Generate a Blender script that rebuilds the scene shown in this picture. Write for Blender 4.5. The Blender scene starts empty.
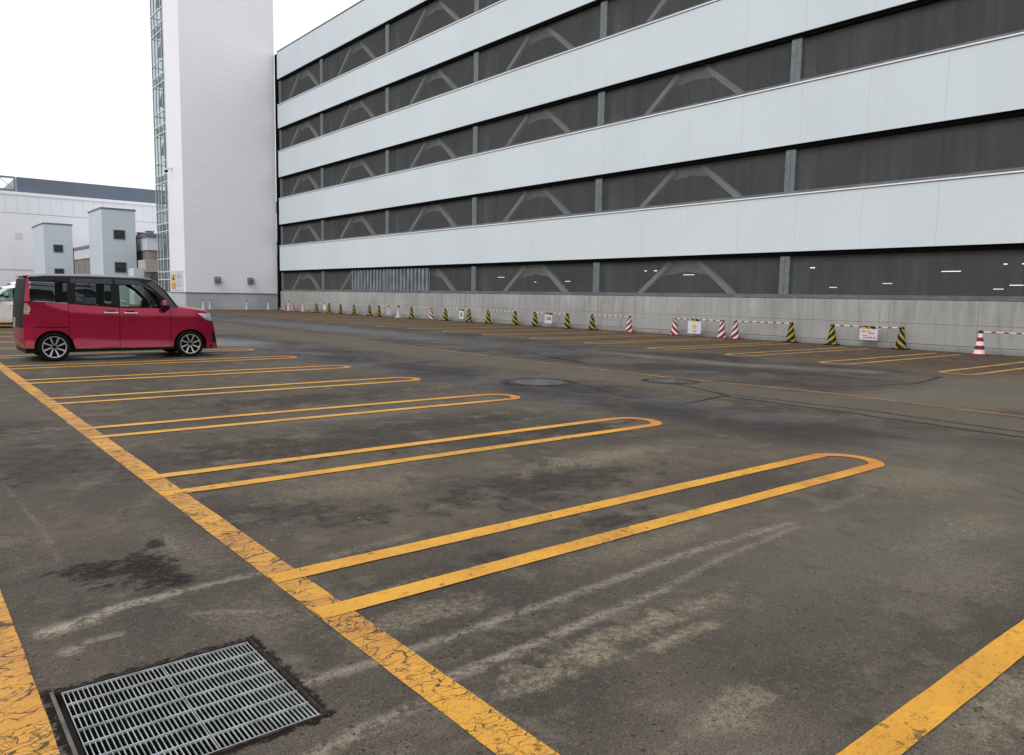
import bpy, bmesh, math, random
from mathutils import Vector, Matrix
from mathutils.geometry import delaunay_2d_cdt
random.seed(7)
SC = bpy.context.scene
COL = SC.collection
PI = math.pi

# ------------------------------------------------------------------ helpers
def tag(o, label=None, cat=None, group=None, kind=None):
    if label: o['label'] = label
    if cat: o['category'] = cat
    if group: o['group'] = group
    if kind: o['kind'] = kind
    return o

def empty(name, loc=(0, 0, 0), rz=0.0, label=None, cat=None, group=None):
    o = bpy.data.objects.new(name, None)
    o.empty_display_size = 0.2
    COL.objects.link(o)
    o.location = loc
    o.rotation_euler = (0, 0, rz)
    return tag(o, label, cat, group)

class MB:
    """collects shapes and links them as one mesh object"""
    def __init__(s):
        s.v = []; s.f = []
    def add(s, vs, fs):
        n = len(s.v); s.v += [tuple(p) for p in vs]
        s.f += [tuple(i + n for i in f) for f in fs]
        return s
    def box(s, x0, x1, y0, y1, z0, z1):
        vs = [(x0,y0,z0),(x1,y0,z0),(x1,y1,z0),(x0,y1,z0),(x0,y0,z1),(x1,y0,z1),(x1,y1,z1),(x0,y1,z1)]
        return s.add(vs, [(0,3,2,1),(4,5,6,7),(0,1,5,4),(1,2,6,5),(2,3,7,6),(3,0,4,7)])
    def bar(s, a, b, w, h, up=(0,0,1)):
        a = Vector(a); b = Vector(b); d = (b-a).normalized()
        u = Vector(up); sd = d.cross(u)
        if sd.length < 1e-4: sd = d.cross(Vector((1,0,0)))
        sd.normalize(); u = sd.cross(d)
        vs = []
        for p in (a, b):
            for i, j in ((-1,-1),(1,-1),(1,1),(-1,1)):
                vs.append(p + sd*(i*w/2) + u*(j*h/2))
        return s.add(vs, [(0,1,2,3),(7,6,5,4),(0,4,5,1),(1,5,6,2),(2,6,7,3),(3,7,4,0)])
    def tube(s, a, b, r0, r1=None, n=12, caps=True):
        r1 = r0 if r1 is None else r1
        a = Vector(a); b = Vector(b); d = (b-a).normalized()
        x = d.orthogonal().normalized(); y = d.cross(x)
        vs = []
        for p, r in ((a, r0), (b, r1)):
            for k in range(n):
                t = 2*PI*k/n; vs.append(p + x*(r*math.cos(t)) + y*(r*math.sin(t)))
        fs = [(k, (k+1) % n, n+(k+1) % n, n+k) for k in range(n)]
        if caps: fs += [tuple(range(n-1, -1, -1)), tuple(range(n, 2*n))]
        return s.add(vs, fs)
    def lathe(s, prof, axis='z', n=24, c=(0,0,0)):
        vs = []
        for r, h in prof:
            for k in range(n):
                t = 2*PI*k/n; p = (r*math.cos(t), r*math.sin(t), h)
                if axis == 'y': p = (p[0], p[2], p[1])
                vs.append((p[0]+c[0], p[1]+c[1], p[2]+c[2]))
        fs = []
        for i in range(len(prof)-1):
            for k in range(n):
                k2 = (k+1) % n
                f = (i*n+k, i*n+k2, (i+1)*n+k2, (i+1)*n+k)
                fs.append(f if axis == 'z' else f[::-1])
        return s.add(vs, fs)
    def prism(s, poly, z0, z1):
        n = len(poly)
        vs = [(p[0], p[1], z0) for p in poly] + [(p[0], p[1], z1) for p in poly]
        fs = [tuple(range(n-1, -1, -1)), tuple(range(n, 2*n))] + [(k, (k+1) % n, n+(k+1) % n, n+k) for k in range(n)]
        return s.add(vs, fs)
    def build(s, name, m, parent=None, org=(0,0,0), smooth=False, bevel=0.0, kind=None, fix=False):
        me = bpy.data.meshes.new(name)
        me.from_pydata([(p[0]-org[0], p[1]-org[1], p[2]-org[2]) for p in s.v], [], s.f)
        me.validate()
        if fix:
            bm = bmesh.new(); bm.from_mesh(me)
            bmesh.ops.recalc_face_normals(bm, faces=bm.faces); bm.to_mesh(me); bm.free()
        me.materials.append(m)
        o = bpy.data.objects.new(name, me); COL.objects.link(o)
        if smooth:
            for p in me.polygons: p.use_smooth = True
            try: me.set_sharp_from_angle(angle=math.radians(38))
            except Exception: pass
        if bevel > 0:
            bv = o.modifiers.new('edge', 'BEVEL'); bv.width = bevel; bv.segments = 2
            bv.limit_method = 'ANGLE'; bv.angle_limit = math.radians(40)
        if parent: o.parent = parent
        if kind: o['kind'] = kind
        return o

def copy_tree(o, parent=None):
    c = o.copy(); COL.objects.link(c); c.parent = parent
    for ch in [q for q in bpy.data.objects if q.parent == o]:
        copy_tree(ch, c)
    return c

# ------------------------------------------------------------------ shader helpers
class SH:
    def __init__(s, name):
        s.m = bpy.data.materials.new(name); s.m.use_nodes = True
        s.t = s.m.node_tree; s.N = s.t.nodes; s.L = s.t.links
        s.N.clear()
        s.out = s.N.new('ShaderNodeOutputMaterial')
    def node(s, typ, **kw):
        n = s.N.new(typ)
        for k, v in kw.items(): setattr(n, k, v)
        return n
    def put(s, sock, v):
        if v is None: return
        if isinstance(v, bpy.types.NodeSocket): s.L.new(v, sock)
        else:
            if isinstance(v, (tuple, list)) and len(v) == 3 and sock.type == 'RGBA': v = (*v, 1)
            sock.default_value = v
    def pos(s): return s.node('ShaderNodeNewGeometry').outputs['Position']
    def obj(s): return s.node('ShaderNodeTexCoord').outputs['Object']
    def math(s, op, a, b=None, c=None, clamp=False):
        n = s.node('ShaderNodeMath', operation=op, use_clamp=clamp)
        s.put(n.inputs[0], a); s.put(n.inputs[1], b); s.put(n.inputs[2], c)
        return n.outputs[0]
    def vmath(s, op, a, b=None, out=0):
        n = s.node('ShaderNodeVectorMath', operation=op)
        s.put(n.inputs[0], a)
        if op == 'SCALE': s.put(n.inputs['Scale'], b)
        else: s.put(n.inputs[1], b)
        return n.outputs['Value'] if op in ('DOT_PRODUCT', 'LENGTH', 'DISTANCE') else n.outputs[0]
    def noise(s, vec, scale, detail=3, rough=.55, dist=0.0):
        n = s.node('ShaderNodeTexNoise'); s.put(n.inputs['Vector'], vec)
        n.inputs['Scale'].default_value = scale; n.inputs['Detail'].default_value = detail
        n.inputs['Roughness'].default_value = rough; n.inputs['Distortion'].default_value = dist
        return n.outputs[0]
    def noisec(s, vec, scale, detail=2):
        n = s.node('ShaderNodeTexNoise'); s.put(n.inputs['Vector'], vec)
        n.inputs['Scale'].default_value = scale; n.inputs['Detail'].default_value = detail
        return n.outputs[1]
    def voro(s, vec, scale, feature='F1', rnd=1.0):
        n = s.node('ShaderNodeTexVoronoi', feature=feature); s.put(n.inputs['Vector'], vec)
        n.inputs['Scale'].default_value = scale; n.inputs['Randomness'].default_value = rnd
        return n
    def ramp(s, v, a, b, lo=0.0, hi=1.0, smooth=True):
        n = s.node('ShaderNodeMapRange'); n.interpolation_type = 'SMOOTHSTEP' if smooth else 'LINEAR'
        s.put(n.inputs[0], v)
        for i, q in enumerate((a, b, lo, hi)): s.put(n.inputs[1+i], q)
        return n.outputs[0]
    def mix(s, f, a, b, blend='MIX'):
        n = s.node('ShaderNodeMix', data_type='RGBA', blend_type=blend)
        s.put(n.inputs[0], f); s.put(n.inputs[6], a); s.put(n.inputs[7], b)
        return n.outputs[2]
    def sep(s, v):
        n = s.node('ShaderNodeSeparateXYZ'); s.put(n.inputs[0], v); return n.outputs
    def comb(s, x, y, z):
        n = s.node('ShaderNodeCombineXYZ'); s.put(n.inputs[0], x); s.put(n.inputs[1], y); s.put(n.inputs[2], z)
        return n.outputs[0]
    def scalev(s, v, sc): return s.vmath('MULTIPLY', v, sc)
    def bump(s, h, strength=.3, dist=.01):
        n = s.node('ShaderNodeBump'); n.inputs['Strength'].default_value = strength
        n.inputs['Distance'].default_value = dist; s.put(n.inputs['Height'], h); return n.outputs[0]
    def bsdf(s, col, rough=.6, metal=0.0, normal=None, spec=.5, coat=0.0, alpha=None, emit=None, es=0.0, coatr=.03):
        b = s.node('ShaderNodeBsdfPrincipled')
        s.put(b.inputs['Base Color'], col); s.put(b.inputs['Roughness'], rough); s.put(b.inputs['Metallic'], metal)
        s.put(b.inputs['Specular IOR Level'], spec); s.put(b.inputs['Coat Weight'], coat); s.put(b.inputs['Coat Roughness'], coatr)
        if normal is not None: s.put(b.inputs['Normal'], normal)
        if alpha is not None: s.put(b.inputs['Alpha'], alpha)
        if emit is not None:
            s.put(b.inputs['Emission Color'], emit); s.put(b.inputs['Emission Strength'], es)
        s.L.new(b.outputs[0], s.out.inputs[0]); return b
    def segdist(s, P, a, b):
        a = Vector((*a, 0)); ba = Vector((*b, 0)) - a
        pa = s.vmath('SUBTRACT', P, tuple(a))
        t = s.math('MULTIPLY', s.vmath('DOT_PRODUCT', pa, tuple(ba)), 1.0/ba.length_squared, clamp=True)
        n = s.node('ShaderNodeVectorMath', operation='SCALE'); n.inputs[0].default_value = tuple(ba); s.put(n.inputs['Scale'], t)
        return s.vmath('LENGTH', s.vmath('SUBTRACT', pa, n.outputs[0]))
    def polydist(s, P, pts):
        d = None
        for a, b in zip(pts, pts[1:]):
            e = s.segdist(P, a, b)
            d = e if d is None else s.math('MINIMUM', d, e)
        return d
    def blob(s, P, c, rx, ry, soft=.6, wob=None, amt=0.0):
        q = s.vmath('MULTIPLY', s.vmath('SUBTRACT', P, (c[0], c[1], 0)), (1/rx, 1/ry, 0))
        d = s.vmath('LENGTH', q)
        if wob is not None: d = s.math('ADD', d, s.math('MULTIPLY', s.math('SUBTRACT', wob, .5), amt))
        return s.ramp(d, 1.0, 1.0-soft)

def simple(name, col, rough=.6, metal=0.0, var=.12, scale=6.0, bump=0.0, bscale=60.0, spec=.5, coat=0.0, use_obj=False):
    s = SH(name); P = s.obj() if use_obj else s.pos()
    n = s.noise(P, scale, 4)
    c = s.mix(s.ramp(n, .3, .7), tuple(v*(1-var) for v in col), tuple(min(1, v*(1+var)) for v in col))
    nm = s.bump(s.noise(P, bscale, 2), bump, .004) if bump else None
    s.bsdf(c, rough, metal, nm, spec, coat)
    return s.m

# ------------------------------------------------------------------ materials
def mat_ground():
    s = SH('asphalt'); P3 = s.pos()
    x, y, z = s.sep(P3)
    P = s.comb(x, y, 0.0)
    def N(scale, detail=4, rough=.6, dist=0.0, lo=.34, hi=.66):      # noise stretched to the full 0..1 range
        return s.ramp(s.noise(P, scale, detail, rough, dist), lo, hi, smooth=False)
    nl = s.noise(P, .55, 5, .62, .4)
    nL = s.ramp(nl, .36, .64)
    nm = N(2.3, 6, .68, .3); nq = N(5.0, 6, .72, .5)
    ns = N(11.0, 5, .7)
    nt = N(30.0, 4, .7)
    nf = N(110.0, 2, .6, 0, .3, .7)
    ng = N(300.0, 1, .6, 0, .3, .7)
    col = s.mix(nL, (.058, .0485, .040), (.106, .090, .071))
    col = s.mix(s.math('MULTIPLY', s.ramp(nm, .55, 1.0), .55), col, (.150, .130, .098))
    col = s.mix(s.math('MULTIPLY', s.ramp(nq, .45, .0), .55), col, (.040, .034, .030))
    col = s.mix(s.math('MULTIPLY', s.ramp(nt, .55, 1.0), .30), col, (.170, .150, .115))
    # lanes along the rows: damp dark lane and dusty strips beside it
    xw = s.math('ADD', x, s.math('MULTIPLY', s.math('SUBTRACT', nl, .5), 1.8))
    xw = s.math('ADD', xw, s.math('MULTIPLY', s.math('SUBTRACT', nq, .5), .35))
    lane = s.math('MULTIPLY', s.ramp(xw, 6.8, 7.3), s.ramp(xw, 9.3, 8.4))
    wet = s.math('MULTIPLY', lane, s.ramp(y, 1.5, 5.0))
    lane2 = s.math('MULTIPLY', s.ramp(xw, 11.2, 12.0), s.ramp(xw, 17.4, 15.6))
    lane2 = s.math('MULTIPLY', lane2, s.ramp(y, 6.0, 7.6))
    dusty = s.math('MULTIPLY', s.ramp(xw, 9.2, 9.7), s.ramp(xw, 11.4, 10.7))
    col = s.mix(s.math('MULTIPLY', dusty, .6), col, (.118, .103, .080))
    col = s.mix(s.math('MULTIPLY', s.math('MAXIMUM', wet, s.math('MULTIPLY', lane2, .9)), s.ramp(nm, 0, 1, .92, .65)), col, (.034, .031, .031))
    strip = s.ramp(s.math('ADD', s.polydist(P, [(14.6, 13.6), (14.6, 10.2), (15.7, 7.6)]), s.math('MULTIPLY', nm, .5)), 1.0, .35)
    col = s.mix(s.math('MULTIPLY', strip, .6), col, (.150, .132, .102))
    la = s.math('MULTIPLY', s.ramp(s.math('ADD', xw, s.math('MULTIPLY', y, .35)), 12.6, 13.6), s.ramp(y, 6.4, 5.2))
    col = s.mix(s.math('MULTIPLY', la, .7), col, (.138, .122, .095))
    # brown dirty strip before the concrete wall
    brown = s.math('MULTIPLY', s.ramp(xw, 16.4, 18.0), s.ramp(nm, .1, .7, .45, 1))
    col = s.mix(s.math('MULTIPLY', brown, .8), col, (.118, .080, .052))
    br2 = s.math('MULTIPLY', s.ramp(xw, 16.8, 19.5), s.ramp(nq, .5, .75))
    col = s.mix(s.math('MULTIPLY', br2, .75), col, (.038, .028, .022))
    # damp dark patches inside the bays
    nw = s.math('ADD', s.math('MULTIPLY', nm, .5), s.math('MULTIPLY', nq, .5))
    dk = None
    for c, rx, ry in (((3.8, 4.35), 1.3, .55), ((2.7, 6.6), 1.7, .85), ((4.6, 7.0), 1.5, .5), ((3.0, 4.2), .7, .3), ((3.5, 3.3), .6, .16), ((2.42, 3.2), .22, .14),
                      ((1.95, 4.75), .8, .4), ((.92, 7.2), .6, 1.1), ((4.0, 9.6), 1.9, .7), ((5.6, 5.9), 1.3, .4), ((2.3, 4.3), .45, .25), ((.6, 9.2), .8, .6)):
        b = s.blob(P, c, rx, ry, .7, nw, 1.5)
        dk = b if dk is None else s.math('MAXIMUM', dk, b)
    col = s.mix(s.math('MULTIPLY', dk, s.ramp(s.math('ADD', s.math('MULTIPLY', nt, .5), s.math('MULTIPLY', ns, .5)), .15, .75, .20, .80)), col, (.028, .024, .022))
    wide = s.math('MAXIMUM', s.blob(P, (4.9, 2.0), 3.2, 1.15, .8, nw, .8), s.blob(P, (7.3, 2.6), 2.2, 1.6, .7, nw, .8))
    col = s.mix(s.math('MULTIPLY', wide, s.ramp(nq, 0, 1, .35, .75)), col, (.125, .112, .088))
    # one oil stain left of the row line
    oil = None
    for c, rx, ry in (((.95, 4.12), .17, .36), ((.74, 4.22), .2, .24), ((1.02, 3.85), .10, .12), ((.62, 4.25), .07, .09), ((1.08, 4.5), .06, .10)):
        b = s.blob(P, c, rx, ry, .55, s.math('ADD', s.math('MULTIPLY', nq, .5), s.math('MULTIPLY', ns, .5)), 1.7)
        oil = b if oil is None else s.math('MAXIMUM', oil, b)
    # light areas between the lines
    lt = None
    for c, rx, ry, k in (((4.9, 4.7), 1.4, .34, .9), ((2.55, 5.0), .8, .45, .6), ((2.45, 2.10), .8, .13, 1.15), ((1.8, 2.02), .35, .07, .9), ((2.55, 1.95), .35, .08, 1.1), ((1.75, 2.78), .5, .16, .65), ((6.4, 2.6), 1.0, .5, .5),
                         ((5.2, 1.85), .9, .3, .45), ((2.15, 1.45), .35, .12, .8), ((1.85, 3.1), .4, .1, .6), ((3.05, .9), .7, .16, .9), ((2.75, .55), .5, .14, .8), ((4.2, 8.0), 1.6, .4, .5), ((1.2, 3.2), .3, .35, .4), ((1.2, 4.4), .25, .7, .3), ((3.3, 2.85), .8, .14, .45), ((4.3, 1.5), .9, .35, .35), ((5.3, 3.0), .8, .2, .5)):
        b = s.math('MULTIPLY', s.blob(P, c, rx, ry, .85, nw, 1.6), k)
        lt = b if lt is None else s.math('MAXIMUM', lt, b)
    col = s.mix(s.math('MULTIPLY', lt, s.ramp(nt, .1, .8, .25, .9)), col, (.225, .192, .138))
    # pale tyre scuffs, broken where the surface dips
    sc = None
    edge = s.math('ADD', s.math('MULTIPLY', s.math('SUBTRACT', ns, .5), .045), s.math('MULTIPLY', s.math('SUBTRACT', nt, .5), .03))
    def streak(pts, w, k):
        nonlocal sc
        d = s.math('ADD', s.polydist(P, pts), edge)
        b = s.math('MULTIPLY', s.ramp(d, w*1.35, w*.15), k)
        sc = b if sc is None else s.math('MAXIMUM', sc, b)
    streak([(1.10, 2.53), (1.6, 2.52), (2.6, 2.55), (3.5, 2.60), (4.45, 2.57)], .042, .62)
    streak([(1.5, 2.24), (2.1, 2.27), (2.9, 2.33)], .042, .72); streak([(2.9, 2.33), (3.5, 2.43), (4.4, 2.50)], .035, .42)
    streak([(.9, 2.09), (1.16, 2.13), (1.36, 2.15)], .045, .62)
    streak([(4.9, 2.6), (5.6, 2.64)], .05, .3)
    streak([(.44, 3.57), (.58, 3.60)], .075, 1.0); streak([(.58, 3.60), (.70, 3.67), (.97, 3.70)], .05, .95)
    streak([(.46, 3.33), (.52, 3.34)], .045, .8); streak([(.54, 3.37), (.66, 3.37)], .03, .6)
    streak([(1.05, 3.70), (1.25, 3.71), (1.40, 3.72)], .038, .6)
    streak([(1.17, 4.62), (1.15, 4.33)], .04, .28)
    streak([(.56, 6.6), (.63, 5.1), (.61, 4.5)], .02, .22)
    streak([(.98, 3.40), (1.18, 3.28)], .035, .4)
    streak([(1.8, 3.72), (2.3, 3.78)], .06, .3)
    streak([(3.34, 5.02), (3.36, 3.69)], .02, .22)
    streak([(0.2, 8.6), (1.7, 9.0)], .04, .3); streak([(1.0, 7.9), (1.5, 7.95)], .03, .3)
    gate = s.ramp(s.math('ADD', s.math('MULTIPLY', nt, .5), s.math('ADD', s.math('MULTIPLY', ns, .35), s.math('MULTIPLY', nq, .35))), .34, .76, .08, .97)
    col = s.mix(s.math('MULTIPLY', sc, gate), col, (.30, .262, .20))
    col = s.mix(s.math('MULTIPLY', oil, s.ramp(s.math('ADD', s.math('MULTIPLY', nt, .6), s.math('MULTIPLY', ns, .4)), .15, .6, .55, .97)), col, (.011, .009, .008))
    # dark seams and cracks in the lane
    wv = s.vmath('ADD', P, s.scalev(s.vmath('SUBTRACT', s.noisec(P, 2.2, 4), (.5, .5, .5)), (.16, .16, 0)))
    ck = None
    for pts, w in (([(9.85, 7.1), (10.02, 4.7), (9.84, 2.4), (9.7, -2)], .05), ([(9.6, 6.7), (9.57, 4.5), (9.46, 2.6), (9.3, -2)], .055),
                   ([(8.9, 9.3), (8.25, 7.5), (8.2, 6.46), (8.64, 6.54), (9.71, 6.75), (10.3, 8.2)], .05), ([(11.6, 7.3), (12.4, 6.4), (14.2, 5.9), (16.0, 6.2)], .045),
                   ([(10.9, 8.6), (11.6, 7.4)], .06), ([(6.95, 20), (8.0, 11)], .05), ([(11.3, 20), (11.6, 12.5)], .06), ([(19.8, 4.5), (19.6, 30)], .08), ([(12.5, 14.5), (11.8, 12.0)], .14)):
        d = s.polydist(wv, pts); b = s.ramp(d, w, w*.35); ck = b if ck is None else s.math('MAXIMUM', ck, b)
    for c, r, w in (((8.38, 9.55), .58, .12), ((10.53, 8.5), .44, .11)):     # broken tar rings round the covers
        d = s.math('ABSOLUTE', s.math('SUBTRACT', s.vmath('DISTANCE', wv, (c[0], c[1], 0)), r))
        ck = s.math('MAXIMUM', ck, s.math('MULTIPLY', s.ramp(d, w, w*.3), s.ramp(nq, .1, .5)))
    col = s.mix(s.math('MULTIPLY', ck, s.ramp(ns, 0, .6, .5, .95)), col, (.014, .012, .011))
    # black grime packed round the drain frame
    q = s.vmath('SUBTRACT', s.vmath('ABSOLUTE', s.vmath('SUBTRACT', P, (.72, 2.645, 0))), (.362, .362, 0))
    qx, qy, _ = s.sep(q)
    gr = s.math('ADD', s.math('MAXIMUM', qx, qy), s.math('MULTIPLY', s.math('SUBTRACT', N(20, 5, .75), .42), .055))
    col = s.mix(s.math('MULTIPLY', s.ramp(gr, .034, .016), .96), col, (.009, .007, .006))
    # aggregate, speckle, pits
    col = s.mix(nf, s.mix(1.0, col, (.62, .62, .62), 'MULTIPLY'), s.mix(1.0, col, (1.38, 1.38, 1.38), 'MULTIPLY'))
    col = s.mix(ng, s.mix(1.0, col, (.70, .70, .70), 'MULTIPLY'), s.mix(1.0, col, (1.30, 1.30, 1.30), 'MULTIPLY'))
    v1 = s.voro(P, 9.5); pit = s.math('MULTIPLY', s.ramp(s.math('ADD', v1.outputs['Distance'], s.math('MULTIPLY', nt, .06)), .16, .08), s.ramp(s.sep(v1.outputs['Color'])[0], .45, .5))
    v2 = s.voro(P, 30); pit2 = s.math('MULTIPLY', s.ramp(v2.outputs['Distance'], .26, .12), s.ramp(s.sep(v2.outputs['Color'])[1], .58, .66))
    pits = s.math('MAXIMUM', s.math('MULTIPLY', pit, s.ramp(nm, .35, .75)), s.math('MULTIPLY', pit2, s.ramp(nq, .1, .7, .25, .95)))
    col = s.mix(s.math('MULTIPLY', pits, .8), col, (.014, .012, .011))
    v4 = s.voro(P, 62); pit3 = s.math('MULTIPLY', s.ramp(v4.outputs['Distance'], .30, .14), s.ramp(s.sep(v4.outputs['Color'])[1], .70, .76))
    col = s.mix(s.math('MULTIPLY', pit3, .7), col, (.016, .014, .012))
    grit = s.math('MULTIPLY', s.ramp(s.voro(P, 48).outputs['Distance'], .2, .1), s.ramp(s.sep(s.voro(P, 48).outputs['Color'])[0], .80, .86))
    col = s.mix(s.math('MULTIPLY', grit, .55), col, (.24, .215, .175))
    v3 = s.voro(P, 4.0); chip = s.math('MULTIPLY', s.ramp(v3.outputs['Distance'], .035, .02), s.ramp(s.sep(v3.outputs['Color'])[2], .8, .82))
    col = s.mix(s.math('MULTIPLY', chip, .9), col, (.42, .40, .36))
    rough = s.ramp(s.math('ADD', nL, s.math('MULTIPLY', ns, .3)), .2, 1.1, .66, .95)
    wt = s.math('MULTIPLY', s.math('MAXIMUM', wet, lane2), s.ramp(nl, .42, .62))
    pud = s.math('MAXIMUM', s.blob(P, (7.2, 21.5), 1.6, 3.4, .8, nl, 1.6), s.math('MAXIMUM', s.blob(P, (4.0, 17.7), 1.7, .8, .7, nl, 1.2), s.blob(P, (13.8, 28.0), 2.2, 18, .9, nl, 1.6)))
    rough = s.math('SUBTRACT', rough, s.math('MULTIPLY', wt, .30))
    rough = s.math('SUBTRACT', rough, s.math('MULTIPLY', pud, .38), clamp=True)
    spec = s.math('ADD', .10, s.math('MULTIPLY', s.math('MAXIMUM', wt, pud), .42))
    h = s.math('ADD', s.math('MULTIPLY', nf, .7), s.math('SUBTRACT', s.math('MULTIPLY', ng, .4), s.math('MULTIPLY', pits, 1.0)))
    s.bsdf(col, rough, 0, s.bump(h, .6, .004), spec)
    return s.m

def mat_paint(name, base, worn, wear, crack, cs=7.0, tip=True, crlo=.5):
    s = SH(name); P3 = s.pos(); x, y, z = s.sep(P3); P = s.comb(x, y, 0.0)
    n1 = s.noise(P, 1.7, 4, .6); n2 = s.noise(P, 14, 4, .65); n3 = s.noise(P, 160, 2, .6)
    col = s.mix(s.ramp(n1, .35, .68), base, worn)
    col = s.mix(s.math('MULTIPLY', s.ramp(n2, .52, .72), .45), col, tuple(v*.72 for v in worn))
    if tip:   # the ends of the loops carry a second, redder coat
        col = s.mix(s.math('MULTIPLY', s.ramp(x, 5.9, 6.4), .75), col, (.50, .17, .022))
    col = s.mix(s.ramp(n3, .25, .75), s.mix(1.0, col, (.80, .80, .80), 'MULTIPLY'), s.mix(1.0, col, (1.16, 1.16, 1.16), 'MULTIPLY'))
    wv = s.vmath('ADD', P, s.scalev(s.vmath('SUBTRACT', s.noisec(P, 9, 4), (.5, .5, .5)), (.14, .14, 0)))
    e = s.voro(s.scalev(wv, (.42, 1.25, 1)), cs, 'DISTANCE_TO_EDGE').outputs['Distance']
    e2 = s.voro(s.scalev(wv, (.5, 1.3, 1)), cs*2.3, 'DISTANCE_TO_EDGE').outputs['Distance']
    wv2 = s.noise(P, 40, 3, .7)
    c1 = s.math('MULTIPLY', s.ramp(e, .036, .010), s.ramp(s.math('ADD', n1, s.math('MULTIPLY', wv2, .3)), crlo, crlo+.12))
    c2 = s.math('MULTIPLY', s.ramp(e2, .055, .014), s.ramp(s.math('ADD', s.noise(P, 4.3, 4, .6), s.math('MULTIPLY', wv2, .3)), crlo+.06, crlo+.2))
    ck = s.math('MULTIPLY', s.math('MAXIMUM', c1, c2), crack)
    flake = s.math('MULTIPLY', s.ramp(s.math('ADD', n2, s.math('MULTIPLY', s.noise(P, 3.3, 3), .7)), .98, 1.12), wear)
    nsc = s.noise(P, 60, 3, .7)
    grime = s.math('MULTIPLY', s.ramp(s.noise(P, 34, 4, .75), .53, .70), s.ramp(s.noise(P, 3.6, 4, .65), .38, .58))
    col = s.mix(s.math('MULTIPLY', grime, .66), col, (.075, .050, .022))
    spk = s.math('MULTIPLY', s.ramp(nsc, .66, .72), wear)
    col = s.mix(ck, col, (.018, .014, .010))
    alpha = s.math('SUBTRACT', 1.0, s.math('MAXIMUM', flake, spk), clamp=True)
    s.bsdf(col, .62, 0, s.bump(s.math('SUBTRACT', n3, s.math('MULTIPLY', ck, 2.0)), .35, .003), .4, alpha=alpha)
    return s.m

def mat_concrete(name, lo, hi, streaks=True):
    s = SH(name); P = s.pos(); x, y, z = s.sep(P)
    n1 = s.noise(P, .5, 5, .6); n2 = s.noise(P, 4, 5, .65); n3 = s.noise(P, 60, 3, .6)
    col = s.mix(s.ramp(n1, .3, .7), lo, hi)
    col = s.mix(s.math('MULTIPLY', s.ramp(n2, .45, .75), .4), col, tuple(v*.72 for v in lo))
    if streaks:
        st = s.noise(s.comb(s.math('MULTIPLY', x, 6.0), s.math('MULTIPLY', y, 6.0), s.math('MULTIPLY', z, .5)), 1.0, 4, .6)
        col = s.mix(s.math('MULTIPLY', s.ramp(st, .48, .72), s.ramp(z, .35, 1.5, .10, .42)), col, tuple(v*1.30 for v in hi))
        col = s.mix(s.math('MULTIPLY', s.ramp(st, .48, .3), .4), col, tuple(v*.6 for v in lo))
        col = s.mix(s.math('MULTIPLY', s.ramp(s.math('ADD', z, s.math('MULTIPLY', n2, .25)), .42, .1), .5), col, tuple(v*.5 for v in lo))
    v = s.voro(P, 1.6); hole = s.math('MULTIPLY', s.ramp(v.outputs['Distance'], .03, .02), s.ramp(s.sep(v.outputs['Color'])[0], .3, .31))
    col = s.mix(s.math('MULTIPLY', hole, .8), col, (.04, .04, .04))
    col = s.mix(s.ramp(n3, .2, .8), s.mix(1.0, col, (.86, .86, .86), 'MULTIPLY'), s.mix(1.0, col, (1.12, 1.12, 1.12), 'MULTIPLY'))
    s.bsdf(col, .85, 0, s.bump(n3, .25, .004), .3)
    return s.m

def mat_panel(name, col, rib=None, axis='z', var=.04, rough=.42, dirt=.12, period=None, line=.02, linec=.75):
    """painted metal cladding: thin grooves every `period`, faint dirt runs"""
    s = SH(name); P = s.pos(); x, y, z = s.sep(P)
    n1 = s.noise(P, .25, 4, .6)
    st = s.noise(s.comb(s.math('MULTIPLY', x, 3.0), s.math('MULTIPLY', y, 3.0), s.math('MULTIPLY', z, .22)), 1.0, 5, .65)
    c = s.mix(s.ramp(n1, .3, .7), tuple(v*(1-var) for v in col), tuple(v*(1+var) for v in col))
    c = s.mix(s.math('MULTIPLY', s.ramp(st, .5, .8), dirt), c, tuple(v*.45 for v in col))
    nm = None
    if period:
        q = z if axis == 'z' else (x if axis == 'x' else y)
        fr = s.math('FRACT', s.math('DIVIDE', q, period))
        g = s.math('ABSOLUTE', s.math('SUBTRACT', fr, .5))
        ln = s.ramp(g, line/period, line/period*.4)
        c = s.mix(ln, c, tuple(v*linec for v in col))
        nm = s.bump(s.math('SUBTRACT', s.math('MULTIPLY', s.noise(P, 1.1, 3), .25), ln), .25, .01)
    else:
        nm = s.bump(s.noise(P, 1.0, 2), .12, .02)
    s.bsdf(c, rough, 0, nm, .45)
    return s.m

def mat_screen():
    s = SH('fine_wire_mesh'); P = s.pos(); x, y, z = s.sep(P)
    st = s.noise(s.comb(s.math('MULTIPLY', x, 5.0), s.math('MULTIPLY', y, 5.0), s.math('MULTIPLY', z, .35)), 1.0, 5, .65)
    n = s.noise(P, .6, 4)
    c = s.mix(s.ramp(st, .35, .7), (.100, .103, .104), (.120, .122, .123))
    b = s.node('ShaderNodeBsdfDiffuse'); s.put(b.inputs[0], c)
    t = s.node('ShaderNodeBsdfTransparent')
    m = s.node('ShaderNodeMixShader')
    s.put(m.inputs[0], s.ramp(s.math('ADD', n, s.math('MULTIPLY', st, .3)), .45, .85, .56, .66))
    s.L.new(t.outputs[0], m.inputs[1]); s.L.new(b.outputs[0], m.inputs[2]); s.L.new(m.outputs[0], s.out.inputs[0])
    return s.m

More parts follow.
